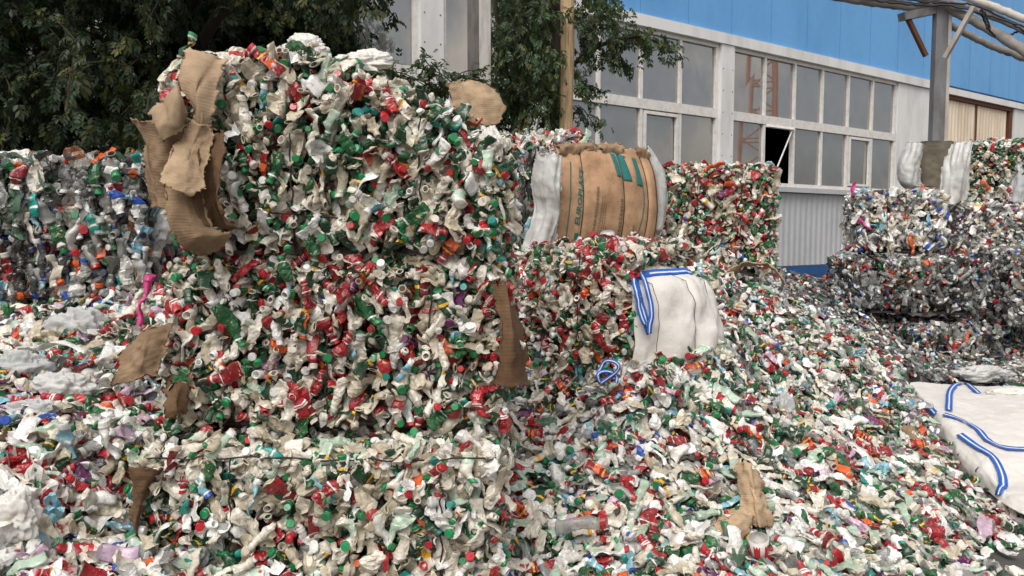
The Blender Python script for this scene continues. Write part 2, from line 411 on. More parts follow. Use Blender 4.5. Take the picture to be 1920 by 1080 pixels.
def make_proto(kind, cap, seed, hi=True, crush=1.):
    body, neck, bands, prs, alpha, caps, wd = KINDS[kind]
    r_ = np.random.default_rng(seed)
    n = 12 if hi else 7
    fat = r_.uniform(.82, 1.25); Rb = .0285 * fat; Lb = r_.uniform(.15, .215)
    fr = [0, .0, .03, .12, .21, .30, .40, .48, .54, .60, .68, .75, .82] if hi else [0, .0, .04, .22, .42, .60, .70, .80]
    bset = sorted({b for lo, hi_, c in bands for b in (lo, hi_)})
    fr = sorted(fr + [b for b in bset if b not in fr])
    prof = []
    for i, f in enumerate(fr):
        if i == 0: rr = .0015
        elif i == 1: rr = .72 * Rb
        elif f <= .6: rr = Rb * (.97 if f < .05 else 1 + .03 * math.sin(f * 31))
        else:
            t = (f - .6) / .22; rr = Rb + (0.0165 - Rb) * min(1, t) ** 1.2
        prof.append((f * Lb, rr, f))
    z0 = .83 * Lb
    if cap is None:
        prof += [(z0, .0172, .85), (z0 + .004, .0205, .86), (z0 + .006, .0205, .87), (z0 + .014, .0186, .88), (z0 + .026, .0186, .9), (z0 + .0265, .0145, .91), (z0 + .008, .0135, .92), (z0 - .012, .010, .93), (z0 - .014, .001, .94)] if hi else \
                [(z0, .0195, .86), (z0 + .024, .0186, .9), (z0 + .0245, .0145, .91), (z0 - .01, .010, .93), (z0 - .012, .001, .94)]
    else:
        prof += [(z0, .0172, .85), (z0 + .003, .0205, .86), (z0 + .006, .0205, .87), (z0 + .0065, .0195, 1.0), (z0 + .0215, .0195, 1.01), (z0 + .0232, .0180, 1.02), (z0 + .0234, .001, 1.03)] if hi else \
                [(z0, .019, .86), (z0 + .004, .0198, 1.0), (z0 + .0225, .0192, 1.01), (z0 + .0235, .001, 1.03)]
    prof = np.array(prof); m = len(prof)
    th = np.arange(n) * 2 * math.pi / n
    X = prof[:, 1:2] * np.cos(th); Y = prof[:, 1:2] * np.sin(th); Z = np.repeat(prof[:, 0:1], n, 1)
    fz = np.clip(prof[:, 2:3], 0, 1)
    wgt = 1 - np.clip((fz - .62) / .2, 0, 1)                       # body 1, neck 0
    sq = r_.uniform(.08, .34) if r_.random() < .82 * crush else r_.uniform(.6, .95)
    ax = r_.uniform(.68, 1.05)
    prop = wgt * (1 - .25 * r_.random() * np.exp(-(fz / .1) ** 2))
    nk = r_.uniform(.3, .75) if cap is None and r_.random() < .65 else 1.
    Y = Y * (1 - (1 - nk) * (1 - wgt)); X = X * (1 + .3 * (1 - nk) * (1 - wgt))
    Y = Y * (1 - (1 - sq) * prop); X = X * (1 + .36 * (1 - sq) * prop)
    # axial folding
    Z = np.where(fz < .82, Z * ax, Z - .82 * Lb * (1 - ax))
    zl = Z / Lb
    ph = r_.uniform(0, 6.28, 6)
    X = X + wgt * .008 * np.sin(zl * r_.uniform(5, 9) + ph[0]); Y = Y + wgt * (.010 * np.sin(zl * r_.uniform(4, 9) + ph[1]) + .010 * np.abs(np.sin(zl * r_.uniform(5, 9) + ph[3])))
    X = X * (1 - .30 * wgt * np.abs(np.sin(zl * r_.uniform(2.5, 5) + ph[2])) ** 3)
    Y = Y + wgt * .008 * np.abs(np.sin(X * r_.uniform(50, 90) + ph[4]))
    V = np.stack([X, Y, Z], -1).reshape(-1, 3); wv = np.repeat(wgt, n, 1).reshape(-1, 1)
    for k in range(4 if hi else 3):                                 # dents
        c = V[r_.integers(2 * n, len(V))].copy(); rad = r_.uniform(.02, .045); d = c * np.array([1, 1, .0]); d = d / (np.linalg.norm(d) + 1e-6)
        g = np.exp(-np.sum((V - c) ** 2, 1, keepdims=True) / rad ** 2)
        V -= wv * g * d * r_.uniform(.006, .018)
    V += wv * r_.normal(0, .0017 if hi else .0015, V.shape)
    # bend the neck
    ba = r_.normal(0, .35); zz = np.clip((V[:, 2:3] - .45 * Lb * ax) / (.5 * Lb), 0, None)
    V[:, 0:1] += ba * zz ** 2 * .05; V[:, 1:2] += r_.normal(0, .3) * zz ** 2 * .05
    idx = np.arange(m * n).reshape(m, n)
    a = idx[:-1]; b = idx[1:]
    Fc = np.stack([a, np.roll(a, -1, 1), np.roll(b, -1, 1), b], -1).reshape(-1, 4)
    fmid = (prof[:-1, 2] + prof[1:, 2]) / 2
    lo_, hi_ = prof[:-1, 2], prof[1:, 2]
    col = np.zeros((m - 1, 4)); pr = np.zeros(m - 1); part = np.zeros(m - 1, int)
    for i in range(m - 1):
        f = fmid[i]
        if hi_[i] >= .999: c = cap if cap is not None else neck; part[i] = 2; al = 1
        elif f > .80: c, al = neck, max(alpha, .8)
        else:
            c, al = body, alpha
            if f < .05 and body in (GR, RD): c = W3
            if f < .66 and f > .04: pr[i] = prs
            for bl, bh, bc in bands:
                if bl <= f <= bh: c = bc; al = 1
            if body not in (W1, W2, W3) and f < .68: part[i] = 1
        col[i] = (*c, al)
    col = np.repeat(col, n, 0); pr = np.repeat(pr, n); part = np.repeat(part, n)
    uu = (np.arange(n + 1) / n * 2 + r_.uniform(0, 20)); v_ = prof[:, 2] * 2.2 + r_.uniform(0, 20)
    uv = np.zeros((m - 1, n, 4, 2))
    uv[:, :, 0, 0] = uv[:, :, 3, 0] = uu[:-1]; uv[:, :, 1, 0] = uv[:, :, 2, 0] = uu[1:]
    uv[:, :, 0, 1] = uv[:, :, 1, 1] = v_[:-1, None]; uv[:, :, 2, 1] = uv[:, :, 3, 1] = v_[1:, None]
    sm = np.repeat(((fmid > .78) | (r_.random() < .3)) & (hi_ < .999), n)
    return dict(sm=sm, V=V, F=Fc, col=col, prt=pr, part=part, uv=uv.reshape(-1, 8), top=float(V[:, 2].max()), kind=kind, cap=cap, flat=sq < .4, long=Lb * ax > .125)
def make_scrap(seed, c, alpha):
    """crumpled scrap of film or sheet"""
    r_ = np.random.default_rng(seed); n = 7
    u, v = np.meshgrid(np.linspace(-1, 1, n), np.linspace(-1, 1, n), indexing='ij')
    a, b = r_.uniform(.04, .08), r_.uniform(.03, .06)
    ang = np.arctan2(v, u); rad = np.maximum(abs(u), abs(v)) * (1 + .25 * np.sin(ang * 3 + r_.uniform(0, 6)))
    X = a * rad * np.cos(ang); Y = b * rad * np.sin(ang)
    Z = .022 * np.sin(u * r_.uniform(2, 5) + r_.uniform(0, 6)) + .018 * np.sin(v * r_.uniform(2, 6) + u * 2 + r_.uniform(0, 6)) + r_.normal(0, .006, u.shape)
    V = np.stack([X, Z, Y + b], -1).reshape(-1, 3); idx = np.arange(n * n).reshape(n, n)
    Fc = np.stack([idx[:-1, :-1], idx[1:, :-1], idx[1:, 1:], idx[:-1, 1:]], -1).reshape(-1, 4)
    m = len(Fc)
    return dict(sm=np.zeros(m, bool), V=V, F=Fc, col=np.tile([*c, alpha], (m, 1)), prt=np.full(m, .5 if r_.random() < .4 else 0.), part=np.zeros(m, int), uv=r_.uniform(0, 3, (1, 8)) + np.zeros((m, 8)), top=2 * b, kind='scrap', cap=None, flat=True, long=False)

PROTO = {}
sd_ = 100
for kd, spec in KINDS.items():
    for lod in (0, 1):
        L = []
        nshape = max(len(spec[5]), 9 if kd in ('white', 'cream', 'green', 'red', 'smoke', 'white2') else 6 if kd in ('green2', 'green3', 'red2', 'clear', 'clear2', 'smokedk', 'mint', 'whgreen') else 3)
        for i in range(nshape):
            sd_ += 1
            L.append(make_proto(kd, spec[5][i % len(spec[5])], sd_, lod == 0))
        PROTO[(kd, lod)] = L
for lod in (0, 1):
    PROTO[('scrapw', lod)] = [make_scrap(900 + i, (W1, W2, W3)[i % 3], 1) for i in range(6)]
    PROTO[('scrapg', lod)] = [make_scrap(930 + i, (CLR, GRY, CLR2)[i % 3], .7) for i in range(6)]
    PROTO[('scrapc', lod)] = [make_scrap(960 + i, (LBL, MINT, RD2, W2, LIL, GR2)[i % 6], 1) for i in range(6)]

PAL = {
 'stack': dict(white=.21, cream=.13, white2=.05, green=.17, green2=.06, green3=.10, red=.05, red2=.02, redor=.018, whgreen=.04, whred=.025, whyel=.03, mint=.02, lblue=.012, orange=.005, whblue=.008, purple=.004, scrapw=.06, scrapc=.01, teal=.006),
 'stackred': dict(white=.18, cream=.16, white2=.06, green=.13, green2=.045, green3=.06, red=.12, red2=.06, redor=.03, whgreen=.03, whred=.04, whyel=.025, lblue=.015, orange=.006, purple=.005, whblue=.01, scrapw=.05, scrapc=.01),
 'pale': dict(white=.24, cream=.20, white2=.09, green=.10, green2=.04, green3=.04, red=.06, red2=.03, whgreen=.05, whyel=.03, mint=.04, lblue=.01, orange=.01, scrapw=.09, scrapg=.02, teal=.01),
 'heap': dict(white=.12, cream=.035, white2=.20, lgrey=.02, green=.08, green2=.07, green3=.04, red=.06, red2=.055, redor=.03, whgreen=.06, whred=.03, whyel=.02, mint=.08, lblue=.035, orange=.006, whblue=.015, purple=.005, lilac=.02, teal=.012, scrapw=.06, scrapc=.03, scrapg=.05, clear=.06, clear2=.05, cgreen=.02),
 'left': dict(white=.12, cream=.08, white2=.1, green=.08, green2=.06, green3=.05, red=.06, red2=.04, redor=.03, whgreen=.04, whred=.03, lblue=.04, orange=.006, whblue=.03, lilac=.03, scrapw=.1, scrapc=.05, scrapg=.08, clear=.05, mint=.03, purple=.01, teal=.01),
 'grey': dict(smoke=.24, smokedk=.14, clear=.12, clear2=.14, lgrey=.10, white=.05, white2=.05, scrapg=.07, scrapw=.02, cgreen=.04, lblue=.02, red=.01, orange=.005, brown=.015, whblue=.01, purple=.003, green2=.01, black=.015, teal=.005),
 'leftbale': dict(smoke=.20, smokedk=.15, clear=.12, clear2=.13, lgrey=.07, white=.04, white2=.035, scrapg=.05, cgreen=.07, lblue=.05, red=.03, orange=.03, brown=.06, whblue=.04, green2=.03, black=.04, whyel=.01, teal=.01, whred=.015),
 'whitemix': dict(white2=.24, white=.12, lgrey=.14, clear=.08, smoke=.08, scrapw=.12, scrapg=.06, orange=.03, lblue=.04, purple=.015, pink=.015, whblue=.03, whyel=.02, red=.02, smokedk=.03),
 'darkgrey': dict(smoke=.26, smokedk=.15, clear=.12, clear2=.16, lgrey=.09, white=.04, white2=.05, scrapg=.06, cgreen=.04, lblue=.015, red=.012, brown=.03, whblue=.01, black=.03, orange=.005, green2=.01),
 'greygreen': dict(smoke=.2, smokedk=.2, clear=.1, clear2=.1, cgreen=.08, green3=.06, lgrey=.08, white=.05, lblue=.04, whblue=.02, red=.03, scrapg=.05),
}
def pick(pal, lod):
    ks = list(PAL[pal]); p = np.array([PAL[pal][k] for k in ks]); k = ks[rng.choice(len(ks), p=p / p.sum())]
    L = PROTO[(k, lod)]; return (k, lod, int(rng.integers(len(L))))

def frames(axis, roll):
    """rotation matrices whose z column is axis"""
    z = axis / np.linalg.norm(axis, axis=1, keepdims=True)
    h = np.where(np.abs(z[:, 2:3]) < .9, np.array([[0, 0, 1.]]), np.array([[1., 0, 0]]))
    x = np.cross(h, z); x /= np.linalg.norm(x, axis=1, keepdims=True); y = np.cross(z, x)
    c, s = np.cos(roll)[:, None], np.sin(roll)[:, None]
    return np.stack([x * c + y * s, -x * s + y * c, z], 2)
class Inst:
    """list of bottle placements: (proto key, rotation 3x3 with scale, translation, brightness)"""
    def __init__(s): s.k, s.R, s.T, s.b = [], [], [], []
    def add(s, k, Rm, T, b): s.k.append(k); s.R.append(Rm); s.T.append(T); s.b.append(b)
    def mesh(s, name, parent, sel=None, matname='plastic'):
        ids = range(len(s.k)) if sel is None else sel
        by = {}
        for i in ids: by.setdefault(s.k[i], []).append(i)
        Vs, Fs, Cs, Ps, Us, Ss, off = [], [], [], [], [], [], 0
        for k, L in by.items():
            p = PROTO[k[:2]][k[2]]; Rm = np.array([s.R[i] for i in L]); T = np.array([s.T[i] for i in L]); b = np.array([s.b[i] for i in L])
            V = np.einsum('nij,vj->nvi', Rm, p['V']) + T[:, None]
            nv = len(p['V']); n = len(L)
            Fc = p['F'][None] + (np.arange(n) * nv)[:, None, None] + off
            c = np.repeat(p['col'][None], n, 0).copy(); c[:, :, :3] *= b[:, None, None]
            Vs.append(V.reshape(-1, 3)); Fs.append(Fc.reshape(-1, 4)); Cs.append(c.reshape(-1, 4))
            Ps.append(np.tile(p['prt'], n)); Ss.append(np.tile(p['sm'], n)); Us.append(np.tile(p['uv'], (n, 1)).reshape(-1)); off += nv * n
        if not Vs: return None
        return mesh_obj(name, np.vstack(Vs), np.vstack(Fs), M[matname], parent, np.vstack(Cs), np.concatenate(Ps), np.concatenate(Us), smooth=np.concatenate(Ss))

# split meshes of the prototypes used for single bottles
SPLIT = {}
def split(key):
    if key in SPLIT: return SPLIT[key]
    p = PROTO[key[:2]][key[2]]; res = {}
    for nm, pid in (('body', 0), ('sleeve', 1), ('cap', 2)):
        s = p['part'] == pid
        if not s.any(): continue
        u, inv = np.unique(p['F'][s], return_inverse=True)
        o = mesh_obj(nm, p['V'][u], inv.reshape(-1, 4), M['plastic'], None, p['col'][s], p['prt'][s], p['uv'][s].ravel(), smooth=p['sm'][s], link=False)
        res[nm] = o.data; bpy.data.objects.remove(o)
    SPLIT[key] = res; return res
def single_bottle(key, Rm, T, parent=None, merge_sleeve=False, name='crushed_bottle'):
    d = split(key)
    o = bpy.data.objects.new(name, d.get('body') or next(iter(d.values()))); COL.objects.link(o)
    Mx = Matrix([[float(Rm[i][j]) for j in range(3)] + [float(T[i])] for i in range(3)] + [[0, 0, 0, 1]])
    if parent is not None:
        o.parent = parent; o.matrix_basis = Matrix.Translation(-root_loc(parent)) @ Mx
    else: o.matrix_basis = Mx
    for nm in ('sleeve', 'cap'):
        if nm in d:
            c = bpy.data.objects.new(nm, d[nm]); COL.objects.link(c); c.parent = o
    return o

# ------------------------------------------------------------------ bales
BOXES = []        # footprints used to keep loose bottles out of the bales
def rounded(p, half, r):
    inner = np.clip(p, -(half - r), half - r); d = p - inner
    n = d / (np.linalg.norm(d, axis=1, keepdims=True) + 1e-9)
    return inner + n * r, n
def bale(name, label, corner, theta, size, pal, faces, lod, spacing=.052, r=.10, p_out=.5, deform=None, lump=.035, singles=100,
         group='baled plastic bottles', layers=2, prot=.0, scale=1., lie=None, bright=1.0, grooves=()):
    """corner: world base point of local (-x,-y) corner; theta: rotation about z; size: x (along the -Y face), y depth, z"""
    a, b, c = size; ct, st = math.cos(theta), math.sin(theta)
    Rz = np.array([[ct, -st, 0], [st, ct, 0], [0, 0, 1]])
    half = np.array([a, b, c]) / 2
    cen = np.array(corner) + Rz @ np.array([a / 2, b / 2, c / 2])
    base = cen - np.array([0, 0, c / 2])
    root = empty(name, [float(x) for x in base], label, 'bale', group)
    BOXES.append((cen, Rz, half))
    sdn = rng.uniform(0, 50)
    def place(q):
        p, n = rounded(q, half, r)
        for gf, gu in grooves:
            if gf == 'front': g_ = np.exp(-((q[:, 0] - gu * half[0]) / .022) ** 2) * (n[:, 1] < -.3)
            else: g_ = np.exp(-((q[:, 2] - gu * half[2]) / .022) ** 2) * (n[:, 1] < -.3)
            p = p - n * (.028 * g_)[:, None]
        l = np.array([fbm(v, 3.2, sdn, 2) for v in p]) * lump
        p = p + n * l[:, None]
        pw = p @ Rz.T + cen; nw = n @ Rz.T
        if deform: pw = deform(pw)
        return pw, nw
    root['_p'] = 0; del root['_p']
    I = Inst(); meta = []
    FX = {'front': (0, 2, 1, -1), 'back': (0, 2, 1, 1), 'left': (1, 2, 0, -1), 'right': (1, 2, 0, 1), 'top': (0, 1, 2, 1)}
    for f in faces:
        i, j, k, sg = FX[f]
        for layer in range(layers):
            ni, nj = max(2, int(2 * half[i] / spacing)), max(2, int(2 * half[j] / spacing))
            u = ((np.arange(ni)[:, None] + rng.uniform(0, 1, (ni, nj))) / ni * 2 - 1).ravel() * half[i]
            v = ((np.arange(nj)[None] + rng.uniform(0, 1, (ni, nj))) / nj * 2 - 1).ravel() * half[j]
            q = np.zeros((len(u), 3)); q[:, i] = u; q[:, j] = v; q[:, k] = sg * half[k]
            pw, nw = place(q)
            for s in range(len(u)):
                key = pick(pal, lod); pr = PROTO[key[:2]][key[2]]; n = nw[s]
                sc = scale * rng.uniform(.82, 1.2)
                if layer and rng.random() < .3: continue
                dep = prot - .075 * layer + rng.uniform(-.04, .016) + (.028 if rng.random() < .09 else 0)
                top_ish = n[2] > .6
                if rng.random() < p_out * (.45 if top_ish else 1) and key[0][:5] != 'scrap':
                    ax = n + rng.normal(0, .40, 3); ax[2] -= .16; ax /= np.linalg.norm(ax)
                    neck = rng.random() < .66
                    A = ax if neck else -ax
                    Rm = frames(A[None], rng.uniform(0, 6.28, 1))[0] * sc
                    T = pw[s] + n * (dep + .018) - (Rm @ np.array([0, 0, pr['top']]) if neck else 0)
                else:
                    tvec = rng.normal(0, 1, 3); tvec -= n * tvec.dot(n); tvec /= np.linalg.norm(tvec)
                    if not top_ish:
                        tvec = tvec * .75 + np.array([0, 0, 1.]) * (1 if rng.random() < .5 else -1) * (1.0 if lie is None else lie)
                    ax = tvec + n * rng.normal(0, .28); ax /= np.linalg.norm(ax)
                    # roll so that the flat side (local y) faces along the normal
                    x = np.cross(n, ax); x /= np.linalg.norm(x) + 1e-9; y = np.cross(ax, x)
                    ro = rng.normal(0, .6); x2 = x * math.cos(ro) + y * math.sin(ro); y2 = -x * math.sin(ro) + y * math.cos(ro)
                    Rm = np.stack([x2, y2, ax], 1) * sc
                    T = pw[s] + n * (dep - .008) - Rm @ np.array([0, 0, pr['top'] / 2])
                I.add(key, Rm, T, rng.uniform(.8, 1.1) * bright)
                facing = -n.dot((pw[s] - np.array([0, 0, CH])) / np.linalg.norm(pw[s] - np.array([0, 0, CH])))
                meta.append((dep + .02 * rng.random() if facing > .25 and layer == 0 and key[0][:5] != 'scrap' else -9))
    # packed core under the outer bottles, colours darkened to stand for gap shade
    nn = 15
    q = []; Fc = []
    for (i, j, k) in ((0, 1, 2), (1, 2, 0), (2, 0, 1)):
        for sg in (-1, 1):
            o = len(q)
            for s in np.linspace(-1, 1, nn):
                for t in np.linspace(-1, 1, nn):
                    v = np.zeros(3); v[i] = s * half[i]; v[j] = t * half[j]; v[k] = sg * half[k]; q.append(v)
            for s in range(nn - 1):
                for t in range(nn - 1):
                    f = (o + s * nn + t, o + (s + 1) * nn + t, o + (s + 1) * nn + t + 1, o + s * nn + t + 1); Fc.append(f if sg > 0 else f[::-1])
    pw, nw = place(np.array(q) * .999)
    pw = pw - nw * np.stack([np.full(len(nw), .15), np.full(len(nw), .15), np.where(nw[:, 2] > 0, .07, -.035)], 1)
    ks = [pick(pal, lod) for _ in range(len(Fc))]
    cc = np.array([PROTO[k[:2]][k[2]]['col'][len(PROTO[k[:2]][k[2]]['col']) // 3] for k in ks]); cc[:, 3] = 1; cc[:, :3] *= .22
    mesh_obj('shade_toned_core', pw, np.array(Fc), M['plastic'], root, cc, np.zeros(len(Fc)), np.zeros(len(Fc) * 8), smooth=False)
    order = np.argsort(-np.array(meta)); best = []
    for i in order:
        if len(best) >= singles or meta[i] < -1: break
        q = proj(I.T[i])[0]
        if -20 < q[0] < 1940 and -20 < q[1] < 1090: best.append(int(i))
    bs = set(best)
    for i in best:
        single_bottle(I.k[i], I.R[i], I.T[i], root, name='bottle')
    ms = I.mesh('bottle_mass', root, [i for i in range(len(I.k)) if i not in bs]); ms['kind'] = 'stuff'
    return root, place, (cen, Rz, half)

def wires(root, place, half, us, face='front', rr=.0035, over_top=False):
    for u in us:
        zs = np.linspace(-.97, .97, 22) * half[2]
        q = np.zeros((22, 3)); q[:, 2] = zs
        if face == 'front': q[:, 0] = u * half[0]; q[:, 1] = -half[1]
        elif face == 'left': q[:, 1] = u * half[1]; q[:, 0] = -half[0]
        elif face == 'right': q[:, 1] = u * half[1]; q[:, 0] = half[0]
        elif face == 'band': q[:, 0] = np.linspace(-.95, .95, 22) * half[0]; q[:, 2] = u * half[2]; q[:, 1] = -half[1]
        pw, nw = place(q); pw = pw + nw * .022 + rng.normal(0, .004, pw.shape)
        mb = MB(); mb.tube(cr_interp(pw, 60), rr, 5); mb.build('wire', M['wire'], root, True)

#@@ near stack
S = 'bales stacked in the near pile'
_sx = np.array([300, 330, 400, 480, 570, 640, 720, 800, 860, 890, 945]); _sy = np.array([135, 112, 100, 88, 84, 105, 140, 160, 185, 212, 245])
_tz = np.array([P(x, y, 3.42)[2] for x, y in zip(_sx, _sy)]); _tx = np.array([P(x, y, 3.35)[0] for x, y in zip(_sx, _sy)])
TOPB = 1.505
def top_def(p):
    p = p.copy(); t = np.interp(p[:, 0], _tx, _tz) - .055 - .05 * np.clip((p[:, 0] + .7) / .6, 0, 1)
    t = t - .10 * np.clip((p[:, 1] - 3.5) / .8, 0, 1)
    p[:, 2] = TOPB + (p[:, 2] - TOPB) / .86 * (t - TOPB)
    return p
m1, pl1, bx1 = bale('bottle_bale', 'topmost bale of the near stack with torn cardboard hanging at one end', (-1.36, 3.14, TOPB), 0, (1.33, 1.0, .86), 'stack', ('front', 'top', 'left', 'right'), 0, .040, .13, .62, top_def, .03, group=S, scale=.79, grooves=(('front', -.25), ('front', .5), ('band', -.62)))
m2, pl2, bx2 = bale('bottle_bale', 'middle bale of the near stack, rich in red and green bottles', (-1.40, 3.16, .785), R(.5), (1.385, 1.0, .70), 'stackred', ('front', 'top', 'left', 'right'), 0, .040, .11, .64, None, .03, group=S, scale=.79, grooves=(('front', -.6), ('front', -.05), ('front', .55)))
m3, pl3, bx3 = bale('bottle_bale', 'lowest bale of the near stack, mostly dirty white bottles', (-1.46, 3.0, -.02), R(-.5), (1.40, 1.0, .775), 'pale', ('front', 'top', 'left', 'right'), 0, .040, .10, .55, None, .03, group=S, scale=.79, grooves=(('front', .2), ('front', -.45), ('front', .7)))
wires(m1, pl1, bx1[2], (-.25, .5)); wires(m1, pl1, bx1[2], (-.62,), 'band')
wires(m2, pl2, bx2[2], (-.6, -.05, .55)); wires(m3, pl3, bx3[2], (.2, -.45, .7)); wires(m3, pl3, bx3[2], (.93,), 'band')
# torn cardboard on the top bale
def card(name, rows, parent, mat='card', nu=34, nv=18, bulge=.0, crumple=.006, cs=7., seed=1., ragged=.0055, thick=.0035, uvs=(1., .5), label=None, folds=7, foldamp=.045):
    nu, nv, bulge, crumple = int(nu * 1.5), int(nv * 1.5), bulge * .4, min(crumple, .014)
    if parent is m1: rows = [[(x, y, Y - .075) for x, y, Y in r] for r in rows]
    G = loft_grid(rows, nu, nv, bulge, crumple, cs, seed, ragged, folds=folds, foldamp=foldamp)
    o = sheet_mesh(name, G, M[mat], thick, parent, uvs)
    if label: o['label'] = label
    return o, G
card('cardboard_sheet', [[(254, 223, 3.22), (262, 262, 3.2), (258, 315, 3.2), (275, 388, 3.22)], [(295, 232, 3.12), (300, 280, 3.1), (292, 330, 3.1), (298, 388, 3.12)], [(345, 236, 3.16), (345, 280, 3.14), (335, 330, 3.12), (325, 384, 3.14)]], m1, 'carddirty', seed=2., crumple=.02)
card('cardboard_sheet', [[(362, 113, 3.22), (348, 133, 3.14), (344, 162, 3.10), (354, 195, 3.08), (360, 223, 3.08), (356, 256, 3.08)], [(392, 108, 3.2), (376, 138, 3.10), (368, 170, 3.06), (370, 205, 3.05), (372, 228, 3.05), (370, 250, 3.06)], [(424, 109, 3.22), (406, 142, 3.15), (396, 182, 3.12), (388, 215, 3.1), (384, 239, 3.1), (380, 248, 3.1)]], m1, 'card', seed=3.)
card('cardboard_sheet', [[(254, 182, 3.10), (262, 205, 3.06), (284, 240, 3.03), (306, 270, 3.02)], [(300, 174, 3.06), (312, 200, 3.0), (322, 230, 2.98), (332, 246, 2.98)], [(336, 168, 3.1), (345, 190, 3.04), (352, 208, 3.02), (359, 224, 3.02)]], m1, 'card', seed=4., bulge=.005, nu=26)
card('cardboard_sheet', [[(356, 236, 3.06), (338, 264, 3.02), (326, 290, 2.99), (312, 350, 2.93)], [(376, 236, 3.03), (362, 266, 3.0), (352, 300, 2.96), (344, 362, 2.90)], [(401, 243, 3.06), (394, 288, 3.03), (384, 315, 3.0), (374, 358, 2.95)]], m1, 'card', nu=40, nv=24, crumple=.010, seed=5.3, cs=9, foldamp=.03)
card('cardboard_sheet', [[(314, 330, 3.03), (318, 380, 3.0), (322, 420, 2.98), (342, 464, 2.99), (376, 487, 3.03)], [(345, 330, 3.02), (350, 380, 2.97), (358, 420, 2.93), (372, 456, 2.94), (392, 481, 3.02)], [(376, 335, 3.02), (380, 380, 3.0), (398, 422, 2.98), (436, 440, 3.0), (412, 474, 3.04)]], m1, 'carddirty', nu=40, nv=26, crumple=.012, seed=7.7, cs=6, foldamp=.03)
card('cardboard_sheet', [[(380, 290, 3.0), (368, 345, 2.98), (372, 400, 2.96), (398, 428, 2.98)], [(402, 250, 3.06), (400, 300, 3.04), (396, 360, 3.04), (412, 425, 3.04)], [(414, 245, 3.0), (420, 285, 2.98), (413, 345, 2.97), (416, 410, 2.98), (448, 440, 3.06)]], m1, 'carddark', nu=40, seed=6., bulge=0)  # inner sheet in dark cardboard, its shade put into the colour
card('cardboard_sheet', [[(840, 158, 3.75), (838, 190, 3.7), (842, 235, 3.65)], [(882, 152, 3.68), (885, 190, 3.62), (886, 238, 3.6)], [(922, 165, 3.75), (934, 195, 3.7), (926, 236, 3.66)]], m1, 'card', seed=7., bulge=.03, crumple=.03, label='rounded brown cardboard flap standing up at the back')
# cardboard on the middle and lowest bales
card('cardboard_sheet', [[(936, 532, 3.2), (944, 590, 3.16), (946, 660, 3.15), (942, 716, 3.18)], [(952, 536, 3.16), (962, 590, 3.13), (963, 660, 3.13), (952, 716, 3.16)], [(958, 545, 3.3), (976, 600, 3.28), (977, 660, 3.28), (962, 712, 3.3)]], m2, 'carddark', seed=8.)
card('cardboard_sheet', [[(226, 660, 3.12), (234, 690, 3.1), (218, 722, 3.1)], [(266, 618, 3.08), (268, 660, 3.04), (256, 714, 3.05)], [(318, 612, 3.14), (308, 650, 3.1), (298, 704, 3.08)]], m2, 'carddirty', seed=9., crumple=.035, cs=10, folds=6, foldamp=.03)
card('cardboard_sheet', [[(312, 716, 3.12), (316, 750, 3.1), (322, 782, 3.1)], [(330, 712, 3.07), (330, 750, 3.05), (333, 778, 3.06)], [(352, 722, 3.1), (348, 745, 3.1), (342, 775, 3.1)]], m2, 'carddark', nu=16, nv=10, seed=10.)
card('cardboard_sheet', [[(258, 882, 3.0), (246, 930, 2.98), (232, 985, 2.97), (262, 1052, 2.97)], [(282, 878, 2.96), (268, 930, 2.93), (252, 990, 2.92), (272, 1058, 2.93)], [(310, 884, 3.02), (290, 935, 2.98), (270, 1000, 2.96), (288, 1062, 2.98)]], m3, 'carddark', nu=40, seed=11., crumple=.03, cs=12)
# crumpled sheets draped on top of the near bales
#@@ bales behind
C2 = 'bales standing behind the near stack'
cb, plc, bxc = bale('bottle_bale', 'bale with a tan printed cardboard face and cloudy film edges',
    P(1035, 470, 6.2) * np.array([1, 1, 0]) + np.array([0, 0, 1.43]), R(26.8), (.95, .85, .80), 'greygreen', ('left', 'top'), 1, .046, .08, .25, None, .025, group=C2, scale=.9, lie=2.)
# top of that bale carries greener bottles
gb, plg, bxg = bale('bottle_bale', 'tall green and grey bale rising left behind the tan cardboard face', np.array([P(925, 400, 7.05)[0], 7.05, 1.45]), R(4), (.86, .8, .98), 'heap', ('front', 'top', 'right'), 1, .044, .10, .45, None, .04, group=C2, scale=.95, singles=60)
wh, plw, bxw = bale('bottle_bale', 'bale half wrapped in a white woven bag with a blue striped hem', 
    P(1190, 700, 4.4) * np.array([1, 1, 0]) + np.array([0, 0, .44]) + .80 * np.array([-.8, .6, 0]), R(-36.9), (.80, .95, 1.06), 'stackred', ('front', 'top'), 0, .041, .10, .55, None, .03, group=C2, scale=.82, singles=90)
rb, plr, bxr = bale('bottle_bale', 'red and white bottle bale right of the tan cardboard face',
    P(1238, 500, 6.9) * np.array([1, 1, 0]) + np.array([0, 0, 1.22]), R(3), (1.03, .9, .92), 'stackred', ('front', 'top', 'left', 'right'), 1, .041, .09, .55, None, .03, group=C2, scale=.88)
wires(rb, plr, bxr[2], (-.4, .35)); wires(wh, plw, bxw[2], (.1,))
lb, pll, bxl = bale('bottle_bale', 'dark bale of grey bottles under the large tree',
    P(-130, 590, 4.35) * np.array([1, 1, 0]) + np.array([0, 0, 1.10]), R(4), (1.13, .95, .87), 'leftbale', ('front', 'top', 'right'), 0, .049, .08, .3, None, .03, group=C2, scale=1.05, lie=2.4)
lb2, pll2, bxl2 = bale('bottle_bale', 'shaded bale of clear film and bottles between the dark bale and the near stack',
    P(225, 500, 5.3) * np.array([1, 1, 0]) + np.array([0, 0, 1.2]), R(-6), (1.0, .9, .88), 'grey', ('front', 'top', 'left'), 1, .06, .1, .3, None, .05, singles=40, group=C2)
RS = 'bales of clear bottles stacked at the right'
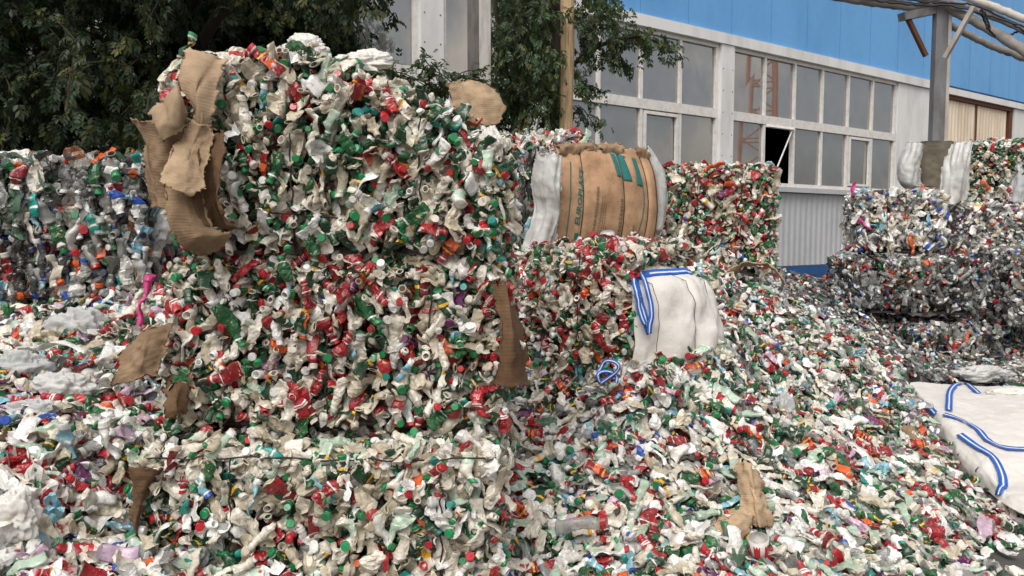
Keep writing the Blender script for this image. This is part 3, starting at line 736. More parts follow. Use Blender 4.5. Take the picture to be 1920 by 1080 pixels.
def rbale(label, x0, x1, y0, y1, Y, th, pal, depth=1.0, faces=('front', 'top', 'left'), singles=40, **k):
    z0 = P(x0, y1, Y)[2]; z1 = P(x0, y0, Y)[2]; p = P(x0, y1, Y); q = P(x1, y1, Y)
    return bale('bottle_bale', label, (p[0], Y, z0), th, ((q[0] - p[0]) / math.cos(th), depth, z1 - z0), pal, faces, 1, k.pop('spacing', .05), .07, .35, None, .03, group=RS, singles=singles, **k)
r1, plr1, bxr1 = rbale('white tub bale with an orange scrap topping the right stack', 1603, 1752, 362, 468, 8.9, R(-14), 'whitemix', .75, ('front', 'top', 'left'), 40, bright=1.1)
r2, plr2, bxr2 = rbale('grey clear bottle bale directly under the white tub bale', 1605, 1842, 488, 582, 8.4, R(-4), 'darkgrey', 1.0, scale=.9)
r3, plr3, bxr3 = rbale('lowest grey bale of the right stack, half sunk in loose plastic', 1690, 1868, 614, 724, 8.3, R(-3), 'darkgrey', 1.0, scale=.9)
r4, plr4, bxr4 = rbale('highest right bale with grey cardboard and film on one side', 1805, 1925, 268, 384, 10.6, R(-30), 'stack', 1.15, ('front', 'top'), spacing=.055)
r5, plr5, bxr5 = rbale('pale flattened bale carrying the cardboard sided one at the right', 1792, 1990, 384, 512, 10.3, R(-10), 'whitemix', 1.1)
r6, plr6, bxr6 = rbale('dark bale low in the gap behind the front right stack', 1815, 2010, 512, 660, 10.0, R(-6), 'greygreen', 1.0, bright=.8)
r7, plr7, bxr7 = rbale('bale of clear bottles cut by the right edge of the picture', 1900, 2060, 474, 608, 8.6, R(-5), 'grey', 1.0)
wires(r1, plr1, bxr1[2], (-.3, .1, .5)); wires(r2, plr2, bxr2[2], (-.4, .2))
#@@ bale wraps
# printed cardboard face of the tan bale: u across, v up
cD = np.array([math.cos(R(26.8)), math.sin(R(26.8)), 0]); cN = np.array([math.sin(R(26.8)), -math.cos(R(26.8)), 0])
cO = P(1035, 470, 6.2) * np.array([1, 1, 0]) + np.array([0, 0, 1.36])
CW, CHh = .97, .90
def cface(u, v, off=0.):
    b = .015 + .17 * (max(0., math.sin(math.pi * min(1, max(0, v)))) ** .55) * (.55 + .45 * max(0., math.sin(math.pi * min(1, max(0., u)))) ** .6)
    edge = -.10 * max(0, (u - .8) / .2) ** 2
    lean = .035 * (v - .5) * (1 - 2 * u) - .05 * math.sin(math.pi * v) * (.5 - u) * 1.2
    dip = -.03 * (abs(u - .45) * 2) ** 2 * (v > .5) * (v - .5) * 2
    cr = .004 * math.sin(u * 40) * v + .008 * fbm((u * 3, v * 3, 0), 1.4, 3.)
    for cu in (.19, .55, .78):                  # pulled in along the strapping wires
        b -= .016 * math.exp(-((u - cu - .02 * math.sin(v * 3)) / .02) ** 2)
    return cO + cD * ((u + lean) * CW) + np.array([0, 0, v * CHh + dip]) + cN * (b + edge + cr + off)
G = np.array([[cface(u, v) for v in np.linspace(-.01, 1.0, 44)] for u in np.linspace(0, 1.0, 70)])
G[:, -1] += rng.normal(0, .012, (70, 3)); G[:, -2] += rng.normal(0, .005, (70, 3))
cardface = sheet_mesh('cardboard_face', G, M['cardtan'], .008, cb, (.9, 1.1))
def cribbon(name, uv, width, mat, par, off=.004):
    p = cr_interp([(a, b, 0) for a, b in uv], 40)
    return ribbon([cface(a, b, off) for a, b, _ in p], width, mat, name, par, cN, .001)
for uv in ([(.105, .85), (.10, .5), (.075, .06)], [(.075, .06), (.4, .04), (.66, .035)], [(.74, .70), (.745, .45), (.68, .035)], [(.15, .95), (.3, .97), (.5, .94), (.62, .90)]):
    cribbon('printed_line', uv, .009, M['teal'], cardface)
def cquad(name, cs, mat):
    n = 14; a, b, c, d = [np.array(q) for q in cs]
    Gq = np.array([[cface(*((a * (1 - s) + b * s) * (1 - t) + (d * (1 - s) + c * s) * t), .0045) for t in np.linspace(0, 1, n)] for s in np.linspace(0, 1, 8)])
    return sheet_mesh(name, Gq, mat, .001, cardface)
for qd in ([(.475, .93), (.515, .92), (.55, .72), (.505, .725)], [(.53, .92), (.60, .915), (.645, .685), (.575, .69)], [(.685, .905), (.73, .90), (.745, .645), (.69, .655)]):
    cquad('printed_bar', qd, M['teal'])
def ctext(txt, u0, v0, u1, v1, h, mat, bold=False):
    cu = bpy.data.curves.new("txt", 'FONT'); cu.body = txt; cu.size = 1; cu.shear = .25; cu.offset = .02 if bold else 0; cu.resolution_u = 2
    o = bpy.data.objects.new("txt", cu); COL.objects.link(o)
    dg = bpy.context.evaluated_depsgraph_get(); me = o.evaluated_get(dg).to_mesh()
    V = np.array([v.co[:] for v in me.vertices]); Fc = [tuple(p.vertices) for p in me.polygons]
    o.evaluated_get(dg).to_mesh_clear(); bpy.data.objects.remove(o); bpy.data.curves.remove(cu)
    t = (V[:, 0] - V[:, 0].min()) / (V[:, 0].max() - V[:, 0].min()); hh = V[:, 1] * h
    W_ = [cface(u0 + (u1 - u0) * a - b, v0 + (v1 - v0) * a, .006) for a, b in zip(t, hh)]
    return mesh_obj('printed_text', np.array(W_), [f[::-1] for f in Fc], mat, cardface, smooth=False)
ctext("EUROPLAST", .180, .30, .215, .80, .058, M['teal'], True)
for u0, v0, u1, v1, w_, in ((.155, .11, .16, .15, .03), (.165, .18, .172, .235, .035)):
    cquad('printed_bar', [(u0 - w_ / 2, v1), (u0 + w_ / 2, v1), (u0 + w_ / 2, v0), (u0 - w_ / 2, v0)], M['teal'])
mb = MB()
for (u, v0, v1, ww) in ((.305, .1, .62, .018), (.345, .12, .55, .007), (.365, .08, .56, .007), (.385, .09, .5, .007), (.405, .08, .3, .007), (.42, .1, .26, .007), (.53, .12, .50, .03), (.66, .08, .28, .012), (.64, .1, .25, .006)):
    v = v0
    while v < v1:
        dv = random.uniform(.008, .03)
        a, b, c, d = cface(u - ww / 2 + .05 * (v - .3), v, .005), cface(u + ww / 2 + .05 * (v - .3), v, .005), cface(u + ww / 2 + .05 * (v - .3), v + dv, .005), cface(u - ww / 2 + .05 * (v - .3), v + dv, .005)
        mb.add([a, b, c, d], [(0, 1, 2, 3)]); v += dv + random.uniform(.006, .014)
mb.build('faded_print', M['ink'], cardface)['kind'] = 'stuff'
for cu in (.19, .55, .78, .9):
    mb = MB(); mb.tube([cface(cu + .02 * math.sin(v * 3), v, .003) for v in np.linspace(0, 1, 40)], .0035, 5); mb.build('wire', M['wire'], cb, True)
# right side return of the cardboard, torn folds along the top and the film at both edges
def wrow(*pts): return [np.array(p) for p in pts]
e = [cface(1.0, v) for v in np.linspace(0, .98, 6)]
G = loft_grid([e, [p + cD * .05 - cN * .05 for p in e], [p + cD * .06 - cN * .3 for p in e]], 30, 10, .0, .01, 9, 2., .003, px=False); sheet_mesh('cardboard_side', G, M['card'], .006, cb)
for k, (u0, u1, hgt, dp) in enumerate(((.0, .2, .10, .08), (.16, .34, .08, .05), (.40, .62, .07, .05), (.78, 1.0, .10, .06))):
    top = [cface(u, .985, .02) for u in np.linspace(u0, u1, 5)]
    G = loft_grid([[p - cN * .02 + np.array([0, 0, .03]) for p in top], [p + cN * dp * .5 + np.array([0, 0, -.01]) for p in top], [p + cN * .012 + np.array([0, 0, -hgt * (.6 + .6 * random.random())]) for p in top]], 22, 10, .01, .03, 13, k * 3.1, .008, px=False)
    sheet_mesh('torn_flap', G, M['carddirty'], .006, cb)
def film(rows, parent, mat='film', nu=40, nv=16, crumple=.05, cs=9., seed=1., ragged=.004, name='plastic_film', bulge=.02):
    G = loft_grid(rows, int(nu * 1.3), 30, bulge, crumple * .22, cs * .6, seed, ragged * 2.2, pleat=crumple * .55); return sheet_mesh(name, G, M[mat], .002, parent)
film([[(1014, 282, 6.05), (1004, 340, 6.1), (1008, 400, 6.1), (985, 470, 6.1), (985, 490, 6.1)], [(1030, 290, 5.98), (1028, 340, 5.98), (1030, 400, 6.0), (1010, 460, 6.0), (1006, 492, 6.0)], [(1046, 300, 6.04), (1048, 355, 6.0), (1040, 400, 6.04), (1034, 450, 6.05), (1012, 478, 6.05)]], cb, 'film', nu=60, crumple=.07, cs=8, seed=3.)
film([[(1208, 284, 6.62), (1228, 322, 6.6), (1234, 370, 6.6), (1232, 420, 6.6), (1226, 462, 6.6)], [(1212, 284, 6.6), (1234, 322, 6.58), (1240, 370, 6.58), (1237, 410, 6.6), (1229, 440, 6.6)], [(1210, 278, 6.7), (1238, 316, 6.66), (1247, 365, 6.66), (1243, 400, 6.66), (1234, 432, 6.66)]], cb, 'filmclear', nu=46, crumple=.03, seed=8.)
# white woven bag over the end of the white bale
wp = np.array([.6, .8, 0]); wn = np.array([.8, -.6, 0])
wO = P(1190, 700, 4.4) * np.array([1, 1, 0])
def wrap(u, v):
    """u: -.05 near corner .. 1 far corner, v: 0 bottom .. 1 top"""
    z = .50 + .90 * v
    bul = .31 * max(0, math.sin(math.pi * (.015 + .90 * u))) ** .8 * max(0., math.sin(math.pi * (.16 + .72 * v))) ** .7
    top = -.06 - .22 * max(0., v - .86) / .14 * (1 if v > .86 else 0)
    p = wO + wp * (u * .92) + wn * (bul - .03) + np.array([0, 0, z])
    p = p + np.array([0, 0, -.12 * max(0, u - .55) ** 1.5 * v * 3 - .05 * v * (1 - min(1, u / .25)) ** 2])
    k_ = 1 - .42 * max(0., (u - .55) / .45) ** 1.6; p[2] = 1.12 + (p[2] - 1.12) * k_ - .05 * max(0., u - .5)
    if v > .86: p = p - wn * .55 * (v - .86) / .14 * .6 + np.array([0, 0, .03])
    if v < .25: p = p - wn * .16 * ((.25 - v) / .25) ** 1.5
    wr = .022 * math.sin(u * 26 + 3 * math.sin(v * 5)) * (1 - v) ** 1.0 - .03 * abs(fbm((u * 3, v * 2, 0), 1.6, 9.)) + .014 * fbm((u * 2.2, v * 2.2, 0), 2., 5.)
    for cu in (.10, .33, .56, .80):
        wr -= .014 * math.exp(-((u - cu - .03 * math.sin(v * 2.5)) / .018) ** 2)
    return p + wn * wr
G = np.array([[wrap(u, v) for v in np.linspace(0, 1, 48)] for u in np.linspace(0, 1.02, 84)])
WG = G
sheet_mesh('woven_bag', G, M['woven'], .003, wh, (1, 1))
for cu in (.10, .33, .56, .80):
    mb = MB(); mb.tube([wrap(cu + .03 * math.sin(v * 2.5), v) + wn * .002 for v in np.linspace(.05, .93, 40)], .0018, 5); mb.build('wire', M['wire'], wh, True)
def striped(parent, path, nrm, width, name='blue_strap'):
    s = ribbon(path, width, M['strap'], name, parent, nrm, .003)
    ribbon(path + np.array(nrm) * .0025, width * .22, M['strapwhite'], 'white_stripe', s, nrm, .001); return s
hp = [(wrap(u, .905) + wn * .01 + np.array([0, 0, .008])) for u in np.linspace(.01, .62, 30)]
striped(wh, np.array(hp), np.tile(wn * .8 + np.array([0, 0, .6]), (30, 1)), .048, 'blue_hem')
for k, (pts, wd_) in enumerate(([[(1188, 520), (1196, 560), (1206, 590), (1212, 624)], .034], [[(1200, 524), (1212, 560), (1216, 590), (1210, 622)], .03], [[(1186, 528), (1192, 570), (1204, 606)], .028])):
    path, nn = snap_path(WG, pts, .03 + .012 * k); striped(wh, path, nn, wd_)
# far right wraps
film([[(1706, 268, 10.9), (1690, 300, 10.9), (1688, 335, 10.9), (1706, 350, 10.9)], [(1718, 270, 10.75), (1704, 310, 10.7), (1704, 340, 10.7), (1716, 350, 10.75)], [(1728, 272, 10.85), (1722, 310, 10.8), (1722, 340, 10.8), (1726, 350, 10.85)]], r4, 'film', seed=21., crumple=.06)
card('cardboard_side', [[(1716, 266, 11.05), (1708, 300, 11.0), (1702, 348, 11.0)], [(1760, 266, 10.75), (1756, 300, 10.7), (1752, 350, 10.7)], [(1806, 268, 10.5), (1802, 310, 10.45), (1800, 358, 10.45)]], r4, 'cardgrey', seed=22., bulge=.05, crumple=.03, cs=4)
film([[(1790, 272, 10.4), (1772, 310, 10.35), (1764, 350, 10.3), (1766, 384, 10.3)], [(1804, 268, 10.3), (1796, 310, 10.22), (1788, 350, 10.2), (1782, 384, 10.2)], [(1818, 268, 10.4), (1812, 300, 10.3), (1810, 340, 10.3), (1806, 372, 10.3)]], r4, 'film', seed=23., crumple=.08, cs=6)
film([[(1896, 290, 10.5), (1900, 330, 10.4), (1890, 376, 10.4)], [(1912, 285, 10.4), (1914, 330, 10.3), (1908, 380, 10.3)], [(1932, 285, 10.5), (1936, 330, 10.4), (1932, 380, 10.4)]], r4, 'filmclear', seed=24., crumple=.06)
card('orange_sheet', [[(1722, 366, 8.85), (1716, 376, 8.85), (1718, 390, 8.85)], [(1738, 360, 8.8), (1736, 374, 8.8), (1738, 388, 8.8)], [(1750, 364, 8.85), (1750, 376, 8.85), (1750, 386, 8.85)]], r1, 'card', nu=12, nv=8, seed=30.).__class__

#@@ loose heap
HP = [  # photo pixel, depth
 (1400, 540, 6.3), (1300, 640, 5.1), (1460, 560, 6.2), (1550, 610, 6.0), (1640, 670, 5.9), (1700, 730, 5.8), (1450, 750, 4.8), (1200, 750, 4.45), (1000, 850, 4.2), (1080, 800, 4.4),
 (1100, 950, 3.6), (1400, 950, 3.7), (1000, 1110, 3.05), (950, 1130, 3.0), (962, 960, 3.45), (970, 850, 3.9), (1500, 1085, 3.25), (1850, 985, 4.08), (1750, 850, 4.7), (1600, 850, 4.4), (1300, 850, 4.1), (1250, 1085, 3.1), (1700, 1085, 3.4),
 (1900, 940, 4.3), (1700, 960, 3.9), (1900, 700, 7.2), (1980, 760, 5.8), (1650, 650, 7.4), (1560, 600, 7.6), (1500, 530, 8.4), (1440, 505, 9.0), (1560, 530, 9.0), (1900, 690, 7.8), (1780, 705, 7.2), (1700, 695, 7.3), (1720, 690, 8.0), (1820, 685, 8.0),
 (1330, 600, 4.9), (1280, 628, 4.6), (1235, 662, 4.35), (1200, 680, 4.22), (1190, 720, 4.15), (1380, 600, 5.0), (1000, 490, 5.8), (990, 560, 5.2), (1000, 700, 4.8), (1100, 470, 5.9), (1250, 470, 6.3), (1380, 520, 6.7),
 (150, 600, 4.3), (40, 590, 4.25), (100, 750, 3.6), (250, 800, 3.3), (100, 900, 3.0), (200, 1065, 2.75), (238, 1000, 2.95), (240, 900, 3.2), (0, 1085, 2.6), (230, 640, 3.9), (260, 560, 4.3), (-100, 800, 3.2), (0, 700, 3.7), (280, 500, 5.0), (-200, 600, 4.4)]
hp = np.array([P(*q) for q in HP])
extra = np.array([(.05, 3.1, .02), (.08, 3.4, .12), (-1.56, 3.0, .30), (-1.56, 3.3, .45), (2.35, 3.8, -.04), (2.7, 4.05, -.03), (2.0, 3.55, .0), (2.2, 3.75, .0), (2.05, 3.3, -.01), (2.3, 3.55, -.01), (1.75, 3.05, .0), (2.6, 3.2, 0), (3.0, 3.6, 0.0), (2.0, 2.4, 0), (.6, 2.2, 0), (3.6, 4.2, .02), (5.5, 9.5, .2), (6.5, 8, .15), (4.5, 6, .15), (-.8, 2.2, .0), (-1.1, 2.4, .12), (-3.2, 5.5, 1.0), (-.7, 4.6, .9), (2.3, 10.2, .3), (-1.9, 2.1, .25), (1.5, 2.2, 0), (.4, 7.8, 1.1)])
hp = np.vstack([hp, extra])
_A = np.linalg.norm(hp[:, None, :2] - hp[None, :, :2], axis=2); _A = np.block([[_A - .04 * np.eye(len(hp)), np.c_[np.ones(len(hp)), hp[:, :2]]], [np.c_[np.ones(len(hp)), hp[:, :2]].T, np.zeros((3, 3))]])
_w = np.linalg.solve(_A, np.r_[hp[:, 2], 0, 0, 0])
def hz(x, y):
    x = np.atleast_1d(x); y = np.atleast_1d(y)
    d = np.hypot(x[:, None] - hp[None, :, 0], y[:, None] - hp[None, :, 1])
    h = d @ _w[:-3] + _w[-3] + _w[-2] * x + _w[-1] * y
    return h
def in_boxes(p, m=-.04):
    for cen, Rz, half in BOXES:
        q = (p - cen) @ Rz
        if (np.abs(q) < half + m).all(): return True
    return False
# large white bag lying flat on the heap
rows = [[(1722, 770, 6.05), (1762, 830, 5.3), (1800, 880, 4.8), (1840, 915, 4.5), (1884, 944, 4.2), (1935, 965, 4.0)],
        [(1712, 742, 6.12), (1752, 800, 5.35), (1796, 848, 4.85), (1846, 890, 4.5), (1890, 925, 4.25), (1945, 945, 4.05)],
        [(1706, 716, 6.25), (1752, 762, 5.5), (1800, 805, 5.05), (1850, 855, 4.65), (1895, 905, 4.36), (1950, 930, 4.15)],
        [(1745, 714, 6.5), (1790, 748, 5.8), (1840, 790, 5.3), (1890, 830, 4.95), (1935, 870, 4.65), (1990, 900, 4.4)],
        [(1800, 716, 6.75), (1850, 738, 6.2), (1905, 768, 5.7), (1960, 800, 5.3), (2010, 835, 5.0), (2060, 860, 4.7)],
        [(1860, 722, 6.9), (1915, 732, 6.6), (1980, 750, 6.1), (2050, 780, 5.7), (2110, 805, 5.4), (2160, 830, 5.1)]]
BGd = loft_grid(rows, 110, 80, 0, .016, 4, 3., .0006, folds=12, foldamp=.06)
fl = sheet_mesh('flat_woven_bag', BGd, M['woven'], .006, None, (1, 1))
tag(fl, 'big empty white woven bag with blue striped seams lying flat on the heap', 'bag')
for pts in ([(1770, 780), (1800, 790), (1832, 808), (1850, 828), (1880, 842), (1925, 846)], [(1800, 818), (1830, 840), (1858, 858), (1872, 880), (1880, 905), (1876, 930)], [(1778, 772), (1780, 740), (1792, 724), (1812, 722), (1834, 740)], [(1728, 754), (1742, 764), (1756, 778)]):
    path, nn = snap_path(BGd, pts, .014, 50); striped(fl, path, nn, .045, 'blue_strap')

BGV = BGd[::3, ::3].reshape(-1, 3)
def under_bag(x, y, z):
    d = np.hypot(x[:, None] - BGV[None, :, 0], y[:, None] - BGV[None, :, 1]); i = d.argmin(1); m = d[np.arange(len(x)), i]
    return np.where(m < .10, np.minimum(z, BGV[i, 2] - .10), z)
HN = []
def heap_palette(x, y):
    if x < -1.0 and y < 5: return 'left'
    g = 1 / (1 + math.exp(-((y - 6.6) * 2.2 + (x - 2.6) * 1.6)))
    return 'grey' if rng.random() < g else 'heap'
HI = Inst(); hmeta = []
for lay in (0, 1):
    y = 2.35
    while y < 10.5:
        sp = .0405 + .0042 * max(0, y - 3); xx = -y * .72 - .3
        while xx < y * .72 + .3:
            X, Y = xx + rng.uniform(-.5, .5) * sp, y + rng.uniform(-.5, .5) * sp
            xx += sp
            HN.append((X, Y, lay))
        y += sp
HN = np.array(HN)
hzv = hz(HN[:, 0], HN[:, 1]); hzv = under_bag(HN[:, 0], HN[:, 1], hzv); e_ = .05
gx = (hz(HN[:, 0] + e_, HN[:, 1]) - hz(HN[:, 0], HN[:, 1])) / e_; gy = (hz(HN[:, 0], HN[:, 1] + e_) - hz(HN[:, 0], HN[:, 1])) / e_
for (X, Y, lay), z, sx, sy in zip(HN, hzv, gx, gy):
    if z < -.012:
        if lay or z < -.25 or rng.random() > .10: continue
    elif z < .03 and rng.random() < .35: continue
    z = max(z, .012)
    p = np.array([X, Y, z])
    q = proj(p)[0]
    if q[0] < -140 or q[0] > 2060 or q[1] > 1230: continue
    if in_boxes(p + np.array([0, 0, .03])): continue
    lod = 0 if Y < 5.4 else 1
    key = pick(heap_palette(X, Y), lod); pr = PROTO[key[:2]][key[2]]
    n = np.array([-sx, -sy, 1.]); n /= np.linalg.norm(n)
    t = rng.normal(0, 1, 3); t -= n * t.dot(n); t /= np.linalg.norm(t)
    ax = t + n * rng.normal(.05, .30); ax /= np.linalg.norm(ax)
    x = np.cross(n, ax); x /= np.linalg.norm(x); y2 = np.cross(ax, x); ro = rng.normal(0, .55)
    xa = x * math.cos(ro) + y2 * math.sin(ro); ya = -x * math.sin(ro) + y2 * math.cos(ro)
    sc = rng.uniform(.56, .98) * (1 if Y < 4.5 else .88)
    if X < -1: sc *= 1.12
    Rm = np.stack([xa, ya, ax], 1) * sc
    if lay == 0 and rng.random() < .10: continue
    dep = rng.uniform(-.035, .04) - .05 * lay + (.02 if z < .05 else 0)
    T = p + n * dep - Rm @ np.array([0, 0, pr['top'] / 2])
    HI.add(key, Rm, T, rng.uniform(.86, 1.14))
    vis = lay == 0 and key[0][:5] != 'scrap' and 15 < q[0] < 1905 and q[1] < 1066 and Y < 5
    hidden = (250 < q[0] < 945 and Y > 3.0)
    hmeta.append((pr['top'] * sc / q[2] * (1 + dep * 4)) if vis and not hidden else -1)
# one mass for the mound and all bottles beyond the 300 nearest
gxs, gys = np.arange(-8, 8.01, .1), np.arange(2.0, 11.01, .1)
XX, YY = np.meshgrid(gxs, gys, indexing='ij'); ZZ = under_bag(XX.ravel(), YY.ravel(), hz(XX.ravel(), YY.ravel())).reshape(XX.shape) - .075
ZZ = np.where(ZZ < -.02, -.3, ZZ); ZZ = np.minimum(ZZ, 1.6)
mv = np.stack([XX, YY, ZZ], -1).reshape(-1, 3); ii = np.arange(len(mv)).reshape(XX.shape)
mf = np.stack([ii[:-1, :-1], ii[1:, :-1], ii[1:, 1:], ii[:-1, 1:]], -1).reshape(-1, 4)
fcx = mv[mf].mean(1)
keep = (fcx[:, 2] > -.15) & (np.abs(fcx[:, 0]) < fcx[:, 1] * .85 + .3); mf = mf[keep]; fcx = fcx[keep]
kk = [pick(heap_palette(a, b), 1) for a, b, _ in fcx]
mc = np.array([PROTO[k[:2]][k[2]]['col'][len(PROTO[k[:2]][k[2]]['col']) // 3] for k in kk]); mc[:, 3] = 1; mc[:, :3] *= .28  # mound colours darkened so the pockets between bottles read as shaded
order = [int(i) for i in np.argsort(-np.array(hmeta)) if hmeta[i] > 0][:300]
oset = set(order)
heap = HI.mesh('loose_bottle_heap', None, [i for i in range(len(HI.k)) if i not in oset])
tag(heap, 'loose heap of crushed green, white and red bottles spilling round the bales', 'bottle heap', None, 'stuff')
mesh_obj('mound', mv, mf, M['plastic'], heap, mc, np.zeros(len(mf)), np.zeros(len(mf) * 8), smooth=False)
# labels of the single loose bottles: look + nearest landmark + rank by distance
LM = {'the upright cardboard piece': P(1410, 930, 3.75), 'the flat white bag': P(1760, 850, 4.5), 'the lowest near bale': np.array([0., 3.0, .2]), 'the bare asphalt': P(1880, 1040, 3.7),
      'the striped paper cup': P(1417, 1020, 3.4), 'the torn cardboard edge': P(250, 980, 2.95), 'the white plastic jug': P(105, 655, 3.7), 'the white corner bundle': P(30, 960, 2.8), 'the blue strap tangle': P(1135, 705, 4.2), 'the woven bag tail': P(1190, 700, 4.25)}
ORD = ['nearest', 'second nearest', 'third nearest', 'fourth nearest', 'fifth nearest', 'sixth nearest', 'seventh nearest', 'eighth nearest', 'ninth nearest', 'tenth nearest']
grp = {}
for i in order:
    pr = PROTO[HI.k[i][:2]][HI.k[i][2]]; ax = HI.R[i][:, 2]
    point = 'facing us' if ax[1] < -.045 * 0 - .6 * np.linalg.norm(ax) else 'facing away' if ax[1] > .6 * np.linalg.norm(ax) else 'neck left' if ax[0] < 0 else 'neck right'
    capn = CAPNAME[pr['cap']]
    look = f"{KINDS[pr['kind']][6]} bottle with {capn}, {point},"
    c = HI.T[i] + HI.R[i] @ np.array([0, 0, pr['top'] / 2])
    lm = min(LM, key=lambda k: np.linalg.norm(LM[k] - c)); grp.setdefault((look, lm), []).append((np.linalg.norm(LM[lm] - c), i))
for (look, lm), L in grp.items():
    for r_, (d, i) in enumerate(sorted(L)):
        o = single_bottle(HI.k[i], HI.R[i], HI.T[i])
        lab = f"{look} {'near' if len(L) == 1 else ORD[min(r_, 9)]} {lm}"
        tag(o, lab, 'bottle', 'loose crushed bottles on the heap')

#@@ loose single things
def thing_card(label, rows, mat='card', **k):
    G = loft_grid(rows, k.get('nu', 40), k.get('nv', 24), 0, k.get('crumple', .03) * .7, k.get('cs', 8.), k.get('seed', 1.), .004, folds=5, foldamp=.07)
    o = sheet_mesh('cardboard_scrap', G, M[mat], .006); return tag(recenter(o), label, 'cardboard', 'cardboard scraps on the heap')
def hp_px(px, py, Y, up=0.):
    return (px, py, Y)
thing_card('folded brown cardboard standing upright in the loose heap', [[(1384, 872, 3.72), (1386, 905, 3.66), (1390, 945, 3.6), (1400, 985, 3.55)], [(1412, 868, 3.66), (1414, 905, 3.58), (1416, 945, 3.54), (1425, 988, 3.5)], [(1432, 885, 3.72), (1436, 915, 3.66), (1436, 945, 3.6), (1440, 985, 3.56)]], seed=3., crumple=.04, cs=10)
thing_card('crushed brown cardboard lying flat left of the upright piece in the heap', [[(1332, 938, 3.62), (1336, 965, 3.52), (1345, 1002, 3.42)], [(1365, 942, 3.6), (1372, 970, 3.48), (1378, 1008, 3.40)], [(1408, 952, 3.62), (1412, 975, 3.5), (1400, 1012, 3.42)]], 'card', seed=4., crumple=.05, cs=12)
thing_card('brown cardboard scrap beside the edge of the flat white bag', [[(1692, 806, 4.85), (1694, 835, 4.75), (1700, 860, 4.68)], [(1716, 800, 4.85), (1722, 835, 4.72), (1735, 868, 4.66)], [(1735, 815, 4.9), (1760, 850, 4.8), (1775, 872, 4.7)]], 'carddirty', seed=5., crumple=.05)
thing_card('arched brown cardboard strip at the foot of the red bale', [[(1332, 535, 6.6), (1372, 512, 6.55), (1390, 502, 6.5), (1440, 508, 6.45), (1468, 545, 6.35)], [(1335, 528, 6.45), (1375, 504, 6.4), (1400, 494, 6.35), (1445, 502, 6.3), (1476, 540, 6.2)]], 'card', nu=40, nv=8, seed=6., crumple=.04)
thing_card('small tan cardboard scrap low on the left loose pile', [[(0, 800, 3.25), (0, 830, 3.2)], [(22, 798, 3.2), (26, 832, 3.15)]], 'carddirty', seed=7., nu=12, nv=10)
def thing_film(label, cx, cy, Y, wpx, hpx, mat, seed, name='plastic_sheet', puff=.09, tilt=.5):
    """crumpled, puffed sheet resting on the heap"""
    c = P(cx, cy, Y); rr = wpx / 2 * Y / F; hh = hpx / 2 * Y / F
    nu, nv = 80, 44; q = np.random.default_rng(int(seed * 10)); ph = q.uniform(0, 6.28, 6); V = []
    for i in range(nu):
        for j in range(nv):
            th, fi = 6.2832 * i / nu, math.pi * j / (nv - 1)
            d = np.array([math.cos(th) * math.sin(fi), math.sin(th) * math.sin(fi), math.cos(fi)])
            k = 1 + .30 * fbm(d, 1.1, seed) - .42 * abs(fbm(d, 1.9, seed + 4)) - .13 * abs(fbm(d, 3.6, seed + 8)) + .10 * math.sin(4 * th + ph[0]) * math.sin(fi)
            V.append(c + d * k * 1.12 * np.array([rr, max(.5 * hh, .5 * rr) * .8, hh]))
    ii = np.arange(nu * nv).reshape(nu, nv); nx = np.roll(ii, -1, 0)
    Fc = np.stack([ii[:, :-1], nx[:, :-1], nx[:, 1:], ii[:, 1:]], -1).reshape(-1, 4)
    o = mesh_obj(name, np.array(V), Fc[:, ::-1], M[mat]); return tag(recenter(o), label, 'plastic sheet', 'crumpled plastic sheets')
TF = [
 ('cloudy grey plastic bag puffed up under the dark bale', 150, 620, 4.05, 105, 80, 'filmclear', 1.), ('white crumpled sheet below the cloudy bag', 120, 725, 3.55, 100, 56, 'film', 2.), ('translucent sheet at the left edge of the loose pile', 40, 690, 3.7, 110, 70, 'filmclear', 3.),
 ('large smooth white bundle at the bottom left corner', 28, 965, 2.75, 90, 100, 'filmwhite', 5.), ('white rag of film above the dark bale bottles', 30, 300, 4.6, 70, 34, 'filmwhite', 6.),
 ('big dirty white crumpled bag on top of the near stack', 572, 88, 3.42, 76, 44, 'filmwhite', 7.), ('cloudy film lump hanging in shade behind the near cardboard', 288, 425, 4.6, 80, 90, 'filmclear', 8.),
 ('pale film draped at the right of the near stack top', 678, 118, 3.4, 110, 42, 'filmwhite', 9.), ('grey sheet left of the brown cardboard edge', 60, 770, 3.4, 100, 40, 'filmclear', 10.), ('dirty white film wad on the right upper corner of the near stack', 915, 285, 3.22, 66, 90, 'filmwhite', 12.), ('clear sheet on the loose pile beyond the flat white bag', 1840, 700, 7.0, 110, 30, 'film', 16.), ('white sheet behind the flat white bag', 1900, 740, 6.2, 100, 26, 'filmwhite', 17.),
 ('clear sheet in front of the bottom edge', 1470, 770, 4.5, 40, 70, 'filmclear', 19.)]
for lab, cx, cy, Y, wp_, hp_, mt, sdv in TF: thing_film(lab, cx, cy, Y, wp_, hp_, mt, sdv, puff=.05 + wp_ * .0004)
